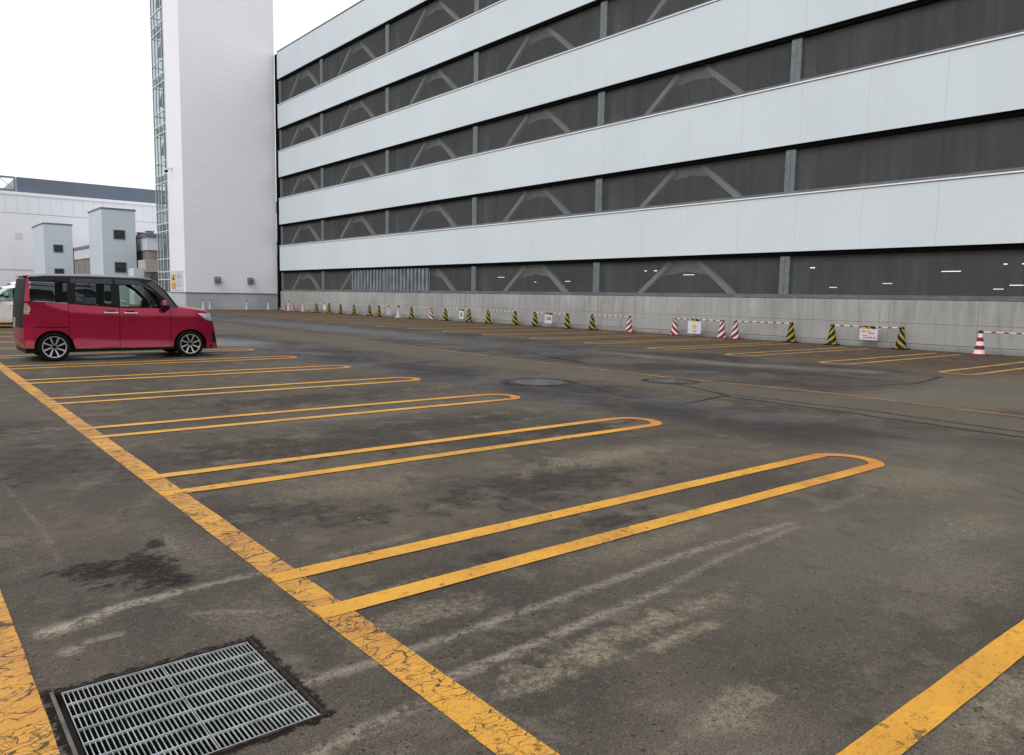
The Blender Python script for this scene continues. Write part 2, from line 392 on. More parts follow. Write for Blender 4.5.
def mat_glass(name, tint, dark, mixf, rough=.02):
    """tinted pane: part see-through, part mirror"""
    s = SH(name)
    t = s.node('ShaderNodeBsdfTransparent'); s.put(t.inputs[0], (*tint, 1))
    d = s.node('ShaderNodeBsdfPrincipled'); s.put(d.inputs['Base Color'], (*dark, 1)); d.inputs['Roughness'].default_value = rough
    d.inputs['Specular IOR Level'].default_value = .5
    fr = s.node('ShaderNodeFresnel'); fr.inputs[0].default_value = 1.5
    f = s.math('ADD', s.math('MULTIPLY', fr.outputs[0], 1.0), mixf, clamp=True)
    m = s.node('ShaderNodeMixShader'); s.put(m.inputs[0], f)
    s.L.new(t.outputs[0], m.inputs[1]); s.L.new(d.outputs[0], m.inputs[2]); s.L.new(m.outputs[0], s.out.inputs[0])
    return s.m

def mat_carpaint(name, col, flake=.3, metal=.35, rough=.32):
    s = SH(name); P = s.obj()
    n = s.noise(P, 3.0, 3); f = s.noise(P, 420, 1)
    c = s.mix(s.ramp(n, .3, .7), tuple(v*.95 for v in col), tuple(v*1.05 for v in col))
    c = s.mix(s.math('MULTIPLY', s.ramp(f, .55, .75), flake), c, tuple(min(1, v*1.6+.02) for v in col))
    dz = s.sep(P)[2]
    c = s.mix(s.math('MULTIPLY', s.ramp(s.math('ADD', dz, s.math('MULTIPLY', s.noise(P, 9, 4), .25)), .55, .25), .28), c, (.10, .085, .07))   # road dust low on the sills
    s.bsdf(c, rough, metal, None, .25, .55, coatr=.04)
    return s.m

def mat_stripes(name, a, b, freq, twist, phase=0.0, th=.25):
    """slanting reflective bands wound round a cone"""
    s = SH(name); P = s.obj(); x, y, z = s.sep(P)
    ang = s.math('DIVIDE', s.math('ARCTAN2', y, x), 2*PI)
    v = s.math('FRACT', s.math('ADD', s.math('ADD', s.math('MULTIPLY', z, freq), s.math('MULTIPLY', ang, twist)), 5.0+phase))
    k = s.ramp(s.math('ABSOLUTE', s.math('SUBTRACT', v, .5)), th-.01, th+.01)
    c = s.mix(k, a, b)
    n = s.noise(s.pos(), 22, 4, .65)
    c = s.mix(s.math('MULTIPLY', s.ramp(n, .5, .75), .45), c, (.07, .06, .05))
    s.bsdf(c, .6, 0, None, .2)
    return s.m

def mat_bands(name, a, b, period):
    s = SH(name); y = s.sep(s.obj())[1]
    v = s.math('FRACT', s.math('ADD', s.math('DIVIDE', y, period), 50.25))
    c = s.mix(s.ramp(v, .595, .605), a, b)
    s.bsdf(c, .45, 0, None, .4)
    return s.m

M = {}
M['asphalt'] = mat_ground()
M['paint_row'] = mat_paint('worn_yellow_paint', (.58, .285, .030), (.43, .195, .035), .8, .92, 13, tip=False, crlo=.52)
M['paint_bay'] = mat_paint('yellow_bay_paint', (.63, .315, .026), (.52, .245, .024), .75, .7, 15.0, crlo=.69)
M['paint_far'] = mat_paint('faded_yellow_paint', (.56, .31, .06), (.36, .20, .055), .8, .4, 8.0, tip=False)
M['paint_ghost'] = mat_paint('rubbed_off_orange_paint', (.36, .17, .05), (.17, .095, .04), 1.1, .4, 8.0, tip=False)
M['concrete'] = mat_concrete('formed_concrete', (.285, .285, .272), (.365, .365, .35))
M['concrete_tower'] = mat_concrete('tower_plinth_concrete', (.36, .38, .40), (.47, .49, .51), False)
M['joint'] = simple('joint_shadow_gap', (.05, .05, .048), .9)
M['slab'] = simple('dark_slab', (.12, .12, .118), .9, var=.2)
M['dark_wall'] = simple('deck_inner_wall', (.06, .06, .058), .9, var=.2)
M['band'] = mat_panel('pale_blue_grey_cladding', (.595, .655, .690), var=.03, dirt=.06, rough=.38, period=.245, axis='z', line=.006, linec=.94)
M['band_joint'] = simple('cladding_joint', (.45, .51, .545), .6)
M['cope'] = simple('white_coping', (.80, .80, .82), .35, var=.05)
M['gap_shade'] = simple('painted_gap_shade', (.003, .003, .003), .9, spec=.05)  # near-black colour standing in for shade in the facade's gaps
M['post'] = simple('galvanised_post', (.135, .155, .165), .55, .15, var=.15)
M['sill_metal'] = simple('grey_sill_metal', (.115, .120, .125), .55, .15, var=.2, scale=2)
M['brace'] = simple('pale_steel_brace', (.60, .63, .63), .55, var=.1)
M['screen'] = mat_screen()
M['louver'] = simple('grey_louver_metal', (.17, .195, .215), .55, .15, var=.25, scale=1.5)
M['tower'] = mat_panel('pale_tower_cladding', (.80, .795, .835), var=.02, dirt=.04, rough=.4, period=.617, axis='z', line=.016, linec=.87)
M['hood'] = simple('steel_vent_hood', (.16, .165, .175), .4, .5)
M['mullion'] = simple('pale_mullion', (.58, .61, .64), .45, var=.05)
M['curtain'] = mat_glass('green_tinted_curtain_glass', (.80, .89, .89), (.10, .16, .165), .12)
M['floor_edge'] = simple('stair_landing_grey', (.60, .62, .63), .7)
M['store'] = mat_panel('white_store_cladding', (.74, .755, .80), var=.02, dirt=.04, period=1.39, axis='x', line=.07, linec=.86)
M['store_low'] = mat_panel('white_store_lower_cladding', (.75, .765, .80), var=.03, dirt=.05, period=5.6, axis='x', line=.05, linec=.93)
M['store_roof'] = mat_panel('slate_blue_roof_band', (.115, .14, .185), var=.06, dirt=.1, period=2.8, axis='x', line=.05, linec=.9)
M['stair'] = mat_panel('pale_stair_tower_panel', (.54, .61, .655), var=.03, dirt=.06, period=1.05, axis='z', line=.03, linec=.92)
M['win_dark'] = simple('dark_window_pane', (.015, .018, .02), .15, var=.3, scale=2, spec=.6)
M['frame_grey'] = simple('grey_metal_frame', (.16, .17, .19), .5, .2)
M['deck_white'] = mat_panel('white_deck_fascia', (.60, .63, .67), dirt=.1, var=.05)
M['deck_shade'] = simple('taupe_deck_opening', (.24, .215, .205), .85, var=.15, scale=1)
M['beige'] = mat_panel('beige_canopy_panel', (.40, .355, .33), dirt=.12, var=.05)
M['rubber'] = simple('black_rubber', (.010, .010, .010), .85, var=.25, scale=30, spec=.12)
M['tyre'] = simple('tyre_rubber', (.008, .008, .008), .9, var=.3, scale=20, spec=.1)
M['alloy'] = simple('machined_alloy', (.44, .44, .44), .3, .6, var=.08)
M['alloy_dark'] = simple('black_wheel_inner', (.006, .006, .007), .5, .0, spec=.15)
M['red_paint'] = mat_carpaint('magenta_red_car_paint', (.28, .0022, .034))
M['white_paint'] = mat_carpaint('pearl_white_car_paint', (.72, .71, .69), .1, .0, .3)
M['black_gloss'] = simple('black_gloss_paint', (.006, .006, .008), .25, var=.1, spec=.13)
M['black_plastic'] = simple('black_plastic', (.007, .007, .007), .65, spec=.15)
M['visor'] = simple('smoked_visor', (.018, .020, .025), .2, spec=.35)
M['chrome'] = simple('chrome', (.75, .75, .76), .12, 1.0, var=.03)
M['glass_dark'] = mat_glass('privacy_glass', (.30, .33, .35), (.006, .007, .008), .10)
M['glass_screen'] = mat_glass('slanting_screen_glass', (.60, .70, .65), (.075, .095, .085), .5)
M['glass_clear'] = mat_glass('green_tint_car_glass', (.72, .84, .78), (.01, .014, .012), .05)
M['lamp_clear'] = simple('clear_lamp_lens', (.60, .62, .66), .12, .5, var=.25, scale=22, coat=1.0)
M['lamp_rear'] = simple('pale_amber_lamp_lens', (.48, .30, .24), .15, .1, var=.3, scale=16, coat=1.0)
M['seat'] = simple('dark_seat_cloth', (.03, .03, .032), .9)
M['trim_in'] = simple('dark_cabin_trim', (.022, .022, .024), .8)
M['plate'] = simple('white_plate', (.22, .22, .21), .5)
M['grate'] = simple('galvanised_grating', (.33, .365, .39), .5, .3, var=.25, scale=14)
M['grate_bar'] = simple('dull_grating_bar', (.36, .385, .37), .6, .2, var=.3, scale=14, spec=.3)
M['rust'] = simple('rusty_angle_iron', (.032, .021, .016), .9, .0, var=.6, scale=25, bump=.3, spec=.15)
M['angle'] = simple('weathered_angle_iron', (.10, .09, .07), .6, .3, var=.3, scale=20)
M['pit'] = simple('drain_pit_wall', (.010, .010, .010), .9)
M['iron'] = simple('worn_cast_iron', (.080, .082, .086), .5, .2, var=.3, scale=12, bump=.4, bscale=40)
M['iron_rim'] = simple('rusty_cast_rim', (.055, .048, .042), .8, .1, var=.4, scale=10)
M['cone_yk'] = [mat_stripes('yellow_black_bands', (.34, .255, .026), (.008, .008, .008), 4.2, t, p, .205) for t, p in ((3.0, 0), (-3.0, .35), (3.0, .6))]
M['cone_rw'] = [mat_stripes('red_white_bands', (.62, .59, .57), (.18, .010, .020), 4.2, t, p, .225) for t, p in ((3.0, 0), (-3.0, .4), (-3.0, .1))]
M['cone_ring'] = [mat_stripes('level_red_white_bands', (.74, .70, .69), (.19, .012, .020), 4.3, 0.0, .05)]
M['cone_pink'] = [mat_stripes('bleached_red_bands', (.75, .60, .58), (.50, .07, .07), 4.2, 3.0, .2)]
M['cone_white'] = [simple('cloudy_white_plastic', (.40, .41, .40), .45, var=.1, scale=9)]
M['base_red'] = simple('red_cone_base', (.24, .012, .020), .6, var=.25, scale=14)
M['base_pink'] = simple('faded_red_cone_base', (.45, .06, .06), .6, var=.25, scale=14)
M['bar_rw'] = mat_bands('red_white_bar', (.62, .60, .58), (.26, .012, .02), .31)
M['board'] = simple('white_board', (.58, .57, .62), .5, var=.06)
M['board_pink'] = simple('pinkish_white_board', (.62, .52, .60), .5, var=.08)
M['ink'] = simple('black_ink', (.015, .015, .017), .6)
M['ink_blue'] = simple('faded_blue_ink', (.11, .12, .24), .6)
M['ink_pink'] = simple('faded_red_ink', (.38, .10, .20), .6)
M['ink_yellow'] = simple('yellow_print', (.58, .42, .03), .5)
M['ink_orange'] = simple('orange_print', (.60, .25, .02), .5)
M['ink_pale'] = simple('pale_blue_print', (.34, .42, .66), .5)
M['ink_green'] = simple('pale_green_print', (.44, .52, .34), .5)
M['clip'] = mat_stripes('yellow_black_clip', (.55, .42, .03), (.015, .015, .013), 6.0, 3.0)
M['car_red_far'] = simple('faded_red_cabinet_paint', (.32, .05, .06), .4)
M['car_blue_far'] = simple('grey_blue_cabinet_paint', (.16, .21, .28), .4)
s_ = SH('fluorescent_tube'); s_.bsdf((.8, .8, .8), .4, emit=(1.0, .97, .90), es=2.6); M['tube'] = s_.m

# ------------------------------------------------------------------ ground with the drain pit cut out, painted bays
GX0, GX1, GY0, GY1 = .36, 1.08, 2.285, 3.005
gb = MB()
xs = [-160, GX0, GX1, 220]; ys = [-120, GY0, GY1, 320]
vid = {}
for j, yy in enumerate(ys):
    for i, xx in enumerate(xs):
        vid[i, j] = len(gb.v); gb.v.append((xx, yy, 0))
for j in range(3):
    for i in range(3):
        if (i, j) != (1, 1): gb.f.append((vid[i, j], vid[i+1, j], vid[i+1, j+1], vid[i, j+1]))
ground = gb.build('ground', M['asphalt'], kind='structure')

def sheet(pts, z, name, m):
    mb = MB(); mb.add([(p[0], p[1], z) for p in pts], [tuple(range(len(pts)))])
    return mb.build(name, m, ground)

def strip_along(pts, w, z, name, m):
    """a painted stripe of width w along a centre line"""
    fine = [pts[0]]
    for a, b in zip(pts, pts[1:]):
        k = max(1, int(math.hypot(b[0]-a[0], b[1]-a[1])/.07))
        fine += [(a[0]+(b[0]-a[0])*j/k, a[1]+(b[1]-a[1])*j/k) for j in range(1, k+1)]
    pts = fine
    mb = MB(); L = []; n = len(pts); e1 = e2 = 0.0; rr = random.Random(len(pts)*31+int(w*1000)+int(abs(pts[0][1])*977))
    for i, p in enumerate(pts):
        a = pts[max(0, i-1)]; b = pts[min(n-1, i+1)]
        d = Vector((b[0]-a[0], b[1]-a[1])).normalized(); nn = Vector((-d.y, d.x))
        e1 = e1*.7+rr.uniform(-.0016, .0016); e2 = e2*.7+rr.uniform(-.0016, .0016)
        L.append(((p[0]+nn.x*(w/2+e1), p[1]+nn.y*(w/2+e1), z), (p[0]-nn.x*(w/2+e2), p[1]-nn.y*(w/2+e2), z)))
    vs = [q for r in L for q in r]
    mb.add(vs, [(2*i+1, 2*i+3, 2*i+2, 2*i) for i in range(n-1)])
    return mb.build(name, m, ground)

strip_along([(1.4725, -3), (1.4725, 60)], .157, .003, 'row_line', M['paint_row'])
strip_along([(.2475, -3), (.2475, 6)], .165, .003, 'row_line', M['paint_row'])
PAIRS = [(.46, 1.03), (3.06, 3.585), (5.58, 6.15), (8.14, 8.715), (10.79, 11.34), (13.32, 13.83), (15.85, 16.38)]
PAIRS += [(18.42 + 2.57*k, 18.95 + 2.57*k) for k in range(15)]
TIPX = 6.94
for k, (a, b) in enumerate(PAIRS):
    w = .13; r = (b-a)/2; cx = TIPX - r - w/2
    pts = [(1.40, a), (2.5, a), (4.0, a), (cx-.35, a), (cx-.1, a+.005)]
    for q in range(1, 16):
        t = -PI/2 + PI*q/16; pts.append((cx + (r*1.0)*math.cos(t), (a+b)/2 + r*math.sin(t)))
    pts += [(cx-.1, b-.005), (cx-.35, b), (4.0, b), (2.5, b), (1.40, b)]
    strip_along(pts, w, .006, 'bay_line', M['paint_bay'] if k < 5 else M['paint_bay'])
# far row against the wall
for k in range(-2, 17):
    yc = 6.35 + 2.66*k
    a, b = yc-.33, yc+.33; cx = 17.25
    pts = [(23.6, a), (20, a), (cx, a)] + [(cx + .33*math.cos(t), yc + .33*math.sin(t)) for t in [(-PI/2 - PI*q/10) for q in range(1, 10)]] + [(cx, b), (20, b), (23.6, b)]
    strip_along(pts, .13, .004, 'bay_line', M['paint_far'])
strip_along([(10.85, 14), (11.0, 8.8), (11.4, 6.0), (11.25, 3.3), (11.1, -4)], .10, .004, 'lane_line', M['paint_ghost'])
strip_along([(11.2, 46), (11.35, 24), (11.0, 14.4)], .10, .004, 'lane_line', M['paint_ghost'])

# ------------------------------------------------------------------ drain grating
dr = empty('drain_grate', (.72, 2.645, 0), 0, 'square galvanised steel drain grating set flush in the asphalt with a rusty edge', 'drain grate')
O = (.72, 2.645, 0)
MB().box(GX0, GX1, GY0, GY1, -.45, -.44).box(GX0, GX0+.004, GY0, GY1, -.44, -.05).box(GX1-.004, GX1, GY0, GY1, -.44, -.05).box(GX0+.004, GX1-.004, GY0, GY0+.004, -.44, -.05).box(GX0+.004, GX1-.004, GY1-.004, GY1, -.44, -.05).build('pit', M['pit'], dr, O)
t = .012
MB().box(GX1-t, GX1, GY0, GY1, -.05, .005).build('edge_angle', M['rust'], dr, O)
MB().box(GX0, GX0+t, GY0, GY1, -.05, .004).build('edge_angle', M['angle'], dr, O)
for e0, e1 in ((GY0, GY0+t), (GY1-t, GY1)): MB().box(GX0+t, GX1-t, e0, e1, -.05, .003).build('edge_angle', M['rust'], dr, O)
for e0, e1 in ((GX0+t, GX0+t+.028), (GX1-t-.02, GX1-t)): MB().box(e0, e1, GY0+t, GY1-t, -.046, -.040).build('seat_ledge', M['pit'], dr, O)
gx0, gx1 = GX0+t+.022, GX1-t-.006; gy0, gy1 = GY0+t+.004, GY1-t-.004; mid = (gx0+gx1)/2
for (a, b) in ((gx0, mid-.001), (mid+.001, gx1)):
    g = MB(); n = 22
    for k in range(n):
        xx = a + .003 + (b-a-.006)*k/(n-1)
        g.box(xx-.0011, xx+.0011, gy0, gy1, -.0085, -.0020)
    g.build('bearing_bars', M['grate_bar'], dr, O)
    c = MB()
    for k in range(8):
        yy = gy0 + .004 + (gy1-gy0-.008)*k/7
        c.box(a, b, yy-.0023, yy+.0023, -.008, .0004)
    c.build('cross_rods', M['grate'], dr, O)

# ------------------------------------------------------------------ manhole covers
def manhole(c, r, label):
    e = empty('manhole_cover', (c[0], c[1], 0), .4, label, 'manhole cover', 'manhole covers in the driving lane')
    MB().lathe([(r*1.13, -.02), (r*1.13, .006), (r*1.02, .009), (r*1.02, -.02)], n=40).build('rim', M['iron_rim'], e)
    l = MB().lathe([(0.0001, .008), (r*.98, .008), (r*1.0, -.02)], n=40)
    for rr in (.35, .62, .86):
        l.lathe([(r*rr-.012, .008), (r*rr-.01, .012), (r*rr+.01, .012), (r*rr+.012, .008)], n=40)
    for k in range(12):
        t = 2*PI*k/12
        l.bar((r*.38*math.cos(t), r*.38*math.sin(t), .0095), (r*.84*math.cos(t), r*.84*math.sin(t), .0095), .02, .006)
    l.build('lid', M['iron'], e)
manhole((8.38, 9.55), .42, 'larger round iron manhole cover in the lane beyond the second loop of yellow paint')
manhole((10.53, 8.5), .29, 'smaller round iron manhole cover with a broken tar ring, nearer the concrete wall')

# ------------------------------------------------------------------ parking garage
W = 24.64
YA, YB = -16.0, 60.25            # facade ends
ga = empty('parking_garage', (W, 22, 0), 0, 'long five storey parking garage with pale blue bands and dark mesh openings', 'parking garage')
GO = (W, 22, 0)
POSTS = [15.05 + 9.36*k for k in range(-3, 5)] + [60.0]
BANDS = [(3.17, 5.10), (6.86, 8.86), (10.59, 12.57), (14.40, 16.15), (18.18, 20.22)]
OPEN = [(1.53, 3.17), (5.13, 6.86), (8.89, 10.59), (12.60, 14.40), (16.18, 18.18)]
# base wall: cast bays with real joints
mb = MB(); y = 8.68 - 2.575*10
while y < YB-.1:
    y2 = min(y+2.575, YB)
    for z0, z1 in ((.185, .803), (.809, 1.53)):
        mb.box(W, W+.3, max(y, YA)+.0035, y2-.0035, z0, z1)
    y = y2
mb.build('base_wall', M['concrete'], ga, GO, bevel=.006)
MB().box(W+.012, W+.29, YA, YB, .0, 1.52).build('wall_core', M['joint'], ga, GO)
mb = MB(); y = 8.0 - 3.1*8
while y < YB-.1:
    y2 = min(y+3.1, YB); mb.box(W-.10, W+.011, max(y, YA)+.004, y2-.004, 0, .172); y = y2
mb.build('plinth', M['concrete'], ga, GO, bevel=.012)
# facade bands
y0 = 15.05 - 2.34*13 + .0
for (z0, z1) in BANDS:
    mb = MB(); y = y0 - .35
    while y < YB-.05:
        y2 = min(y+2.34, YB); mb.box(W, W+.06, max(y, YA)+.0025, y2-.0025, z0, z1); y = y2
    mb.build('facade_band', M['band'], ga, GO)
    MB().box(W+.012, W+.05, YA, YB, z0+.004, z1-.004).build('band_backing', M['band_joint'], ga, GO)
    top = z1 > 20
    MB().box(W-.04, W+.30, YA, YB, z1+.022, z1+.066).build('coping', M['cope'] if not top else M['sill_metal'], ga, GO)
    MB().box(W+.062, W+.34, YA, YB, z0-.15, z0+.06).build('soffit_shade_strip', M['gap_shade'], ga, GO)  # black strip painting the shadow line under the band
# posts at the bay lines, mesh screens, sills, braces
for py in POSTS:
    MB().box(W+.09, W+.22, py+.02, py+.21, 1.66, 20.1).box(W+.096, W+.214, py-.17, py+.012, 1.66, 20.1).build('post', M['post'], ga, GO)
    MB().box(W+.75, W+1.15, py-.35, py+.05, 0, 20.0).build('inner_column', M['post'], ga, GO)
for li, (z0, z1) in enumerate(OPEN):
    MB().box(W+.106, W+.26, YA, YB, z0+.017+(.03 if li else 0), z0+.15).build('sill_rail', M['sill_metal'], ga, GO)
    for a, b in zip(POSTS, POSTS[1:]):
        if li == 0 and (33 < a < 34 or 42 < a < 43.2):
            # the lowest openings here are part louvre, part mesh
            la, lb = (38.25, b-.18) if a < 40 else (a+.22, 48.1)
            lv = MB(); q = la
            n = int((lb-la)/.42)
            for k in range(n):
                yy = la + (lb-la)*(k+.5)/n
                lv.box(W+.10, W+.16, yy-.11, yy+.11, z0+.151, z1-.155)
            lv.box(W+.165, W+.19, la, lb, z0+.151, z0+.20).box(W+.165, W+.19, la, lb, z1-.20, z1-.155).box(W+.18, W+.20, la, lb, z0+.2001, z1-.2001)
            lv.build('louver', M['louver'], ga, GO)
            segs = [(a+.22, la-.05)] if a < 40 else [(lb+.05, b-.18)]
        else: segs = [(a+.22, b-.18)]
        for sa, sb in segs:
            MB().add([(W+.20, sa, z0+.14), (W+.20, sb, z0+.14), (W+.20, sb, z1-.152), (W+.20, sa, z1-.152)], [(0, 3, 2, 1)]).build('mesh_screen', M['screen'], ga, GO)
        if a > 14:
            c = (a+b)/2; X = W+.45; ft = .05 if li == 0 else z0-1.35
            tz = z1-.22; half = .68
            for sgn in (-1, 1):
                slope = 1.27
                run = (tz-ft)*slope
                bb = MB().bar((X, c+sgn*half, tz), (X, c+sgn*min(half+run, (b-a)/2-.25), tz-(min(half+run, (b-a)/2-.25)-half)/slope), .20, .20, up=(1, 0, 0))
                bb.build('brace', M['brace'], ga, GO)
            gd = .62 if li == 0 else .42
            g = MB(); ww = 1.25 if li == 0 else .9
            prof = [(c-ww, tz-gd+.05), (c, tz-gd*.62), (c+ww, tz-gd+.05), (c+.75, tz+.12), (c-.75, tz+.12)]
            nn = len(prof)
            g.add([(X+.115, p[0], p[1]) for p in prof] + [(X+.14, p[0], p[1]) for p in prof],
                  [tuple(range(nn)), tuple(range(2*nn-1, nn-1, -1))] + [(k, nn+k, nn+(k+1) % nn, (k+1) % nn) for k in range(nn)])
            g.build('gusset_plate', M['brace'], ga, GO)
        # edge beam under the slab
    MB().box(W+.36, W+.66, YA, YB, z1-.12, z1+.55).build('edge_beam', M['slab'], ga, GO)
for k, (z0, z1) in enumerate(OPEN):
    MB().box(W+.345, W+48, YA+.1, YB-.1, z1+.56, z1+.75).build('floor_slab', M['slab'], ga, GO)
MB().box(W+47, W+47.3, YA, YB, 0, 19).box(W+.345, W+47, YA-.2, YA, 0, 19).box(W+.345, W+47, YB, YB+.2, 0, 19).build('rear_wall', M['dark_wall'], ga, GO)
for xx in (W+12, W+24):
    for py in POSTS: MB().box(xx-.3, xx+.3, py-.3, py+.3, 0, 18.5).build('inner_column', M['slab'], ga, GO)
# strip lamps on the ceilings (rows one module in)
def strip_lamp(x, y, z, ln=1.15):
    b = MB().box(x-.06, x+.06, y-ln/2, y+ln/2, z, z+.07).build('ceiling_lamp', M['frame_grey'], ga, GO)
    MB().tube((x, y-ln/2+.03, z-.022), (x, y+ln/2-.03, z-.022), .02, n=8).build('tube', M['tube'], b, GO)
for yy in (10.75, 19.6, 29.2): strip_lamp(34, yy, 3.05, 1.0)
for yy in (16.6, 33.5, 54.5): strip_lamp(43, yy, 3.15, 1.0)
for xx, yy, zz in ((40, 46.5, 2.62), (52, 24, 2.75), (50, 36, 2.9), (58, 31, 2.6), (60, 20, 2.55), (46, 14.5, 2.5), (56, 15.2, 2.45), (48, 51, 2.9)): strip_lamp(xx, yy, zz, .7)
for yy in (11.18, 39.2, 47.74, 56.79): strip_lamp(34, yy, 6.67, 1.15)
for yy in (8.9, 11.9, 15.2, 19.4, 24.0, 28.0):
    MB().box(27.9, 27.93, yy-.2, yy+.2, 2.45, 2.95).build('hanging_plate', M['frame_grey'], ga, GO)
# black filler beside the tower, the shade of the gap put into its colour
MB().box(W+.012, W+.34, YB+.002, 60.78, 0, 20.15).build('corner_shade_fill', M['gap_shade'], ga, GO)

# ------------------------------------------------------------------ stair tower beside the garage
TX0, TX1, TY0, TY1, TZ = 17.41, 24.63, 60.8, 68.2, 33.0
GY = 64.70
tw = empty('stair_tower', (TX0, TY0, 0), 0, 'tall blank white stair tower with a glazed corner at the end of the garage', 'tower')
TO = (TX0, TY0, 0)
MB().box(TX0, TX1, TY0, GY, 1.30, TZ).box(19.9, TX1, GY+.002, TY1, 1.30, TZ-.01).build('wall', M['tower'], tw, TO, bevel=.02)
MB().box(TX0+.02, TX1-.02, TY0+.02, TY1-.02, 0, 1.25).build('plinth', M['concrete_tower'], tw, TO)
MB().box(TX0-.02, TX1, TY0-.03, GY, 1.25, 1.30).build('drip_edge', M['frame_grey'], tw, TO)
ROWS = []
zz = 2.3
while zz < TZ:
    ROWS += [zz, zz+.62, zz+1.65]; zz += 3.85
cw = MB()
ycols = [GY+.03, GY+.62, GY+1.75, GY+2.6, TY1-.06]
for yy in ycols: cw.box(TX0-.03, TX0+.06, yy-.035, yy+.035, 1.30, TZ)
xcols = [TX0+.06, TX0+.9, TX0+1.7, 19.87]
for xx in xcols[1:]: cw.box(xx-.035, xx+.035, TY1-.06, TY1+.03, 1.30, TZ)
for r in ROWS:
    cw.box(TX0-.028, TX0+.05, GY+.002, TY1, r-.04, r+.04); cw.box(TX0+.05, 19.89, TY1-.05, TY1+.028, r-.04, r+.04)
cw.build('mullions', M['mullion'], tw, TO)
MB().add([(TX0+.01, GY+.01, 1.3), (TX0+.01, TY1-.01, 1.3), (TX0+.01, TY1-.01, TZ), (TX0+.01, GY+.01, TZ)], [(0, 3, 2, 1)]).add(
    [(TX0+.03, TY1-.01, 1.3), (19.89, TY1-.01, 1.3), (19.89, TY1-.01, TZ), (TX0+.03, TY1-.01, TZ)], [(0, 3, 2, 1)]).build('glazing', M['curtain'], tw, TO)
fl = MB(); zz = 2.35
while zz < TZ-1:
    fl.box(TX0+.10, 19.88, GY+.01, TY1-.10, zz+.1, zz+.5)
    fl.bar((TX0+1.8, GY+.6, zz+.5), (TX0+1.8, TY1-.5, zz+2.4), 1.0, .18)
    fl.bar((TX0+.75, TY1-.5, zz+2.4), (TX0+.75, GY+.6, zz+3.9), 1.0, .18)
    zz += 3.85
fl.build('stair_flights', M['floor_edge'], tw, TO)
MB().box(TX0+.02, 19.88, GY+.02, TY1-.12, 1.26, 1.28).build('landing', M['floor_edge'], tw, TO)
for vx in (19.78, 22.37):
    h = MB()
    prof = [(0, 0), (0, .50), (-.16, .46), (-.30, .30), (-.32, 0)]
    n = len(prof)
    h.add([(vx-.22, TY0+p[0]-.002, 2.06+p[1]) for p in prof] + [(vx+.22, TY0+p[0]-.002, 2.06+p[1]) for p in prof],
          [tuple(range(n)), tuple(range(2*n-1, n-1, -1))] + [(k, n+k, n+(k+1) % n, (k+1) % n) for k in range(n)])
    h.build('vent_hood', M['hood'], tw, TO, bevel=.02)
# security camera on the tower's side
cm = empty('security_camera', (TX0, 63.43, 10.69), 0, 'small black dome security camera on a bracket high on the stair tower', 'security camera')
MB().box(-.03, 0, -.12, .12, -.05, .22).bar((-.03, 0, .1), (-.42, 0, .06), .07, .07).tube((-.42, 0, .1), (-.42, 0, -.06), .10, .12, 14).build('bracket', M['mullion'], cm)
MB().lathe([(.145, 0), (.14, -.07), (.10, -.14), (.05, -.17), (.001, -.18)], n=16, c=(-.42, 0, -.06)).build('dome', M['black_gloss'], cm, smooth=True)
# notice board on the tower's side
nb = empty('notice_board', (TX0, 62.9, 1.42), 0, 'white notice board with two yellow warning signs on the foot of the stair tower', 'notice board')
MB().box(-.04, -.004, -1.6, 1.6, 0, 1.55).build('board', M['board'], nb, bevel=.01)
def tri(mb, yc, z0, w, h, x=-.055):
    mb.add([(x, yc-w/2, z0), (x, yc+w/2, z0), (x, yc, z0+h), (x+.012, yc-w/2, z0), (x+.012, yc+w/2, z0), (x+.012, yc, z0+h)], [(0, 2, 1), (3, 4, 5), (0, 1, 4, 3), (1, 2, 5, 4), (2, 0, 3, 5)])
a = MB().box(-.05, -.042, .25, 1.35, .80, 1.28).build('warning_panel', M['ink_yellow'], nb)
q = MB(); tri(q, .8, .84, .5, .36, -.062); q.build('warning_triangle', M['ink'], a)
a = MB().box(-.05, -.042, .25, 1.35, .14, .62).build('warning_panel', M['ink_orange'], nb)
q = MB(); tri(q, .8, .20, .6, .38, -.062); q.build('warning_triangle', M['ink_yellow'], a)
MB().box(-.05, -.042, -1.2, -.1, .90, 1.2).box(-.05, -.042, -1.25, 0, .34, .46).build('notice_text', M['ink_pale'], nb)
MB().box(-.05, -.042, -1.15, 0, .60, .78).box(-.05, -.042, -1.0, -.2, 1.26, 1.38).build('notice_text', M['ink_green'], nb)

# ------------------------------------------------------------------ far buildings
SY = 130.0
st = empty('store_building', (10, SY, 0), 0, 'big white windowless store with a slate blue roof band in the far distance', 'building')
SO = (10, SY, 0)
MB().box(-60, 75, SY, SY+50, 12.0, 14.55).build('upper_wall', M['store'], st, SO)
MB().box(-60, 75, SY+.03, SY+50, 0, 11.96).build('lower_wall', M['store_low'], st, SO)
MB().box(-60, 75, SY-.12, SY+50, 14.551, 14.95).build('cornice', M['cope'], st, SO)
MB().box(14.75, 75, SY+.4, SY+45, 14.951, 17.1).build('roof_band', M['store_roof'], st, SO)
rl = MB()
xx = 14.5
for k in range(14):
    rl.box(xx-1.9*k-.10, xx-1.9*k+.10, SY+.4, SY+.7, 14.951, 17.0)
rl.box(-20, 14.6, SY+.38, SY+.72, 16.85, 17.1).box(-20, 14.6, SY+.39, SY+.71, 15.0, 15.35)
for k in range(12): rl.bar((14.4-1.9*k, SY+.55, 15.3), (14.4-1.9*k-1.7, SY+.55, 16.9), .08, .08)
rl.build('roof_railing', M['frame_grey'], st, SO)
cl = MB()
cl.box(-60, 75, SY-.03, SY-.002, 3.95, 4.12)
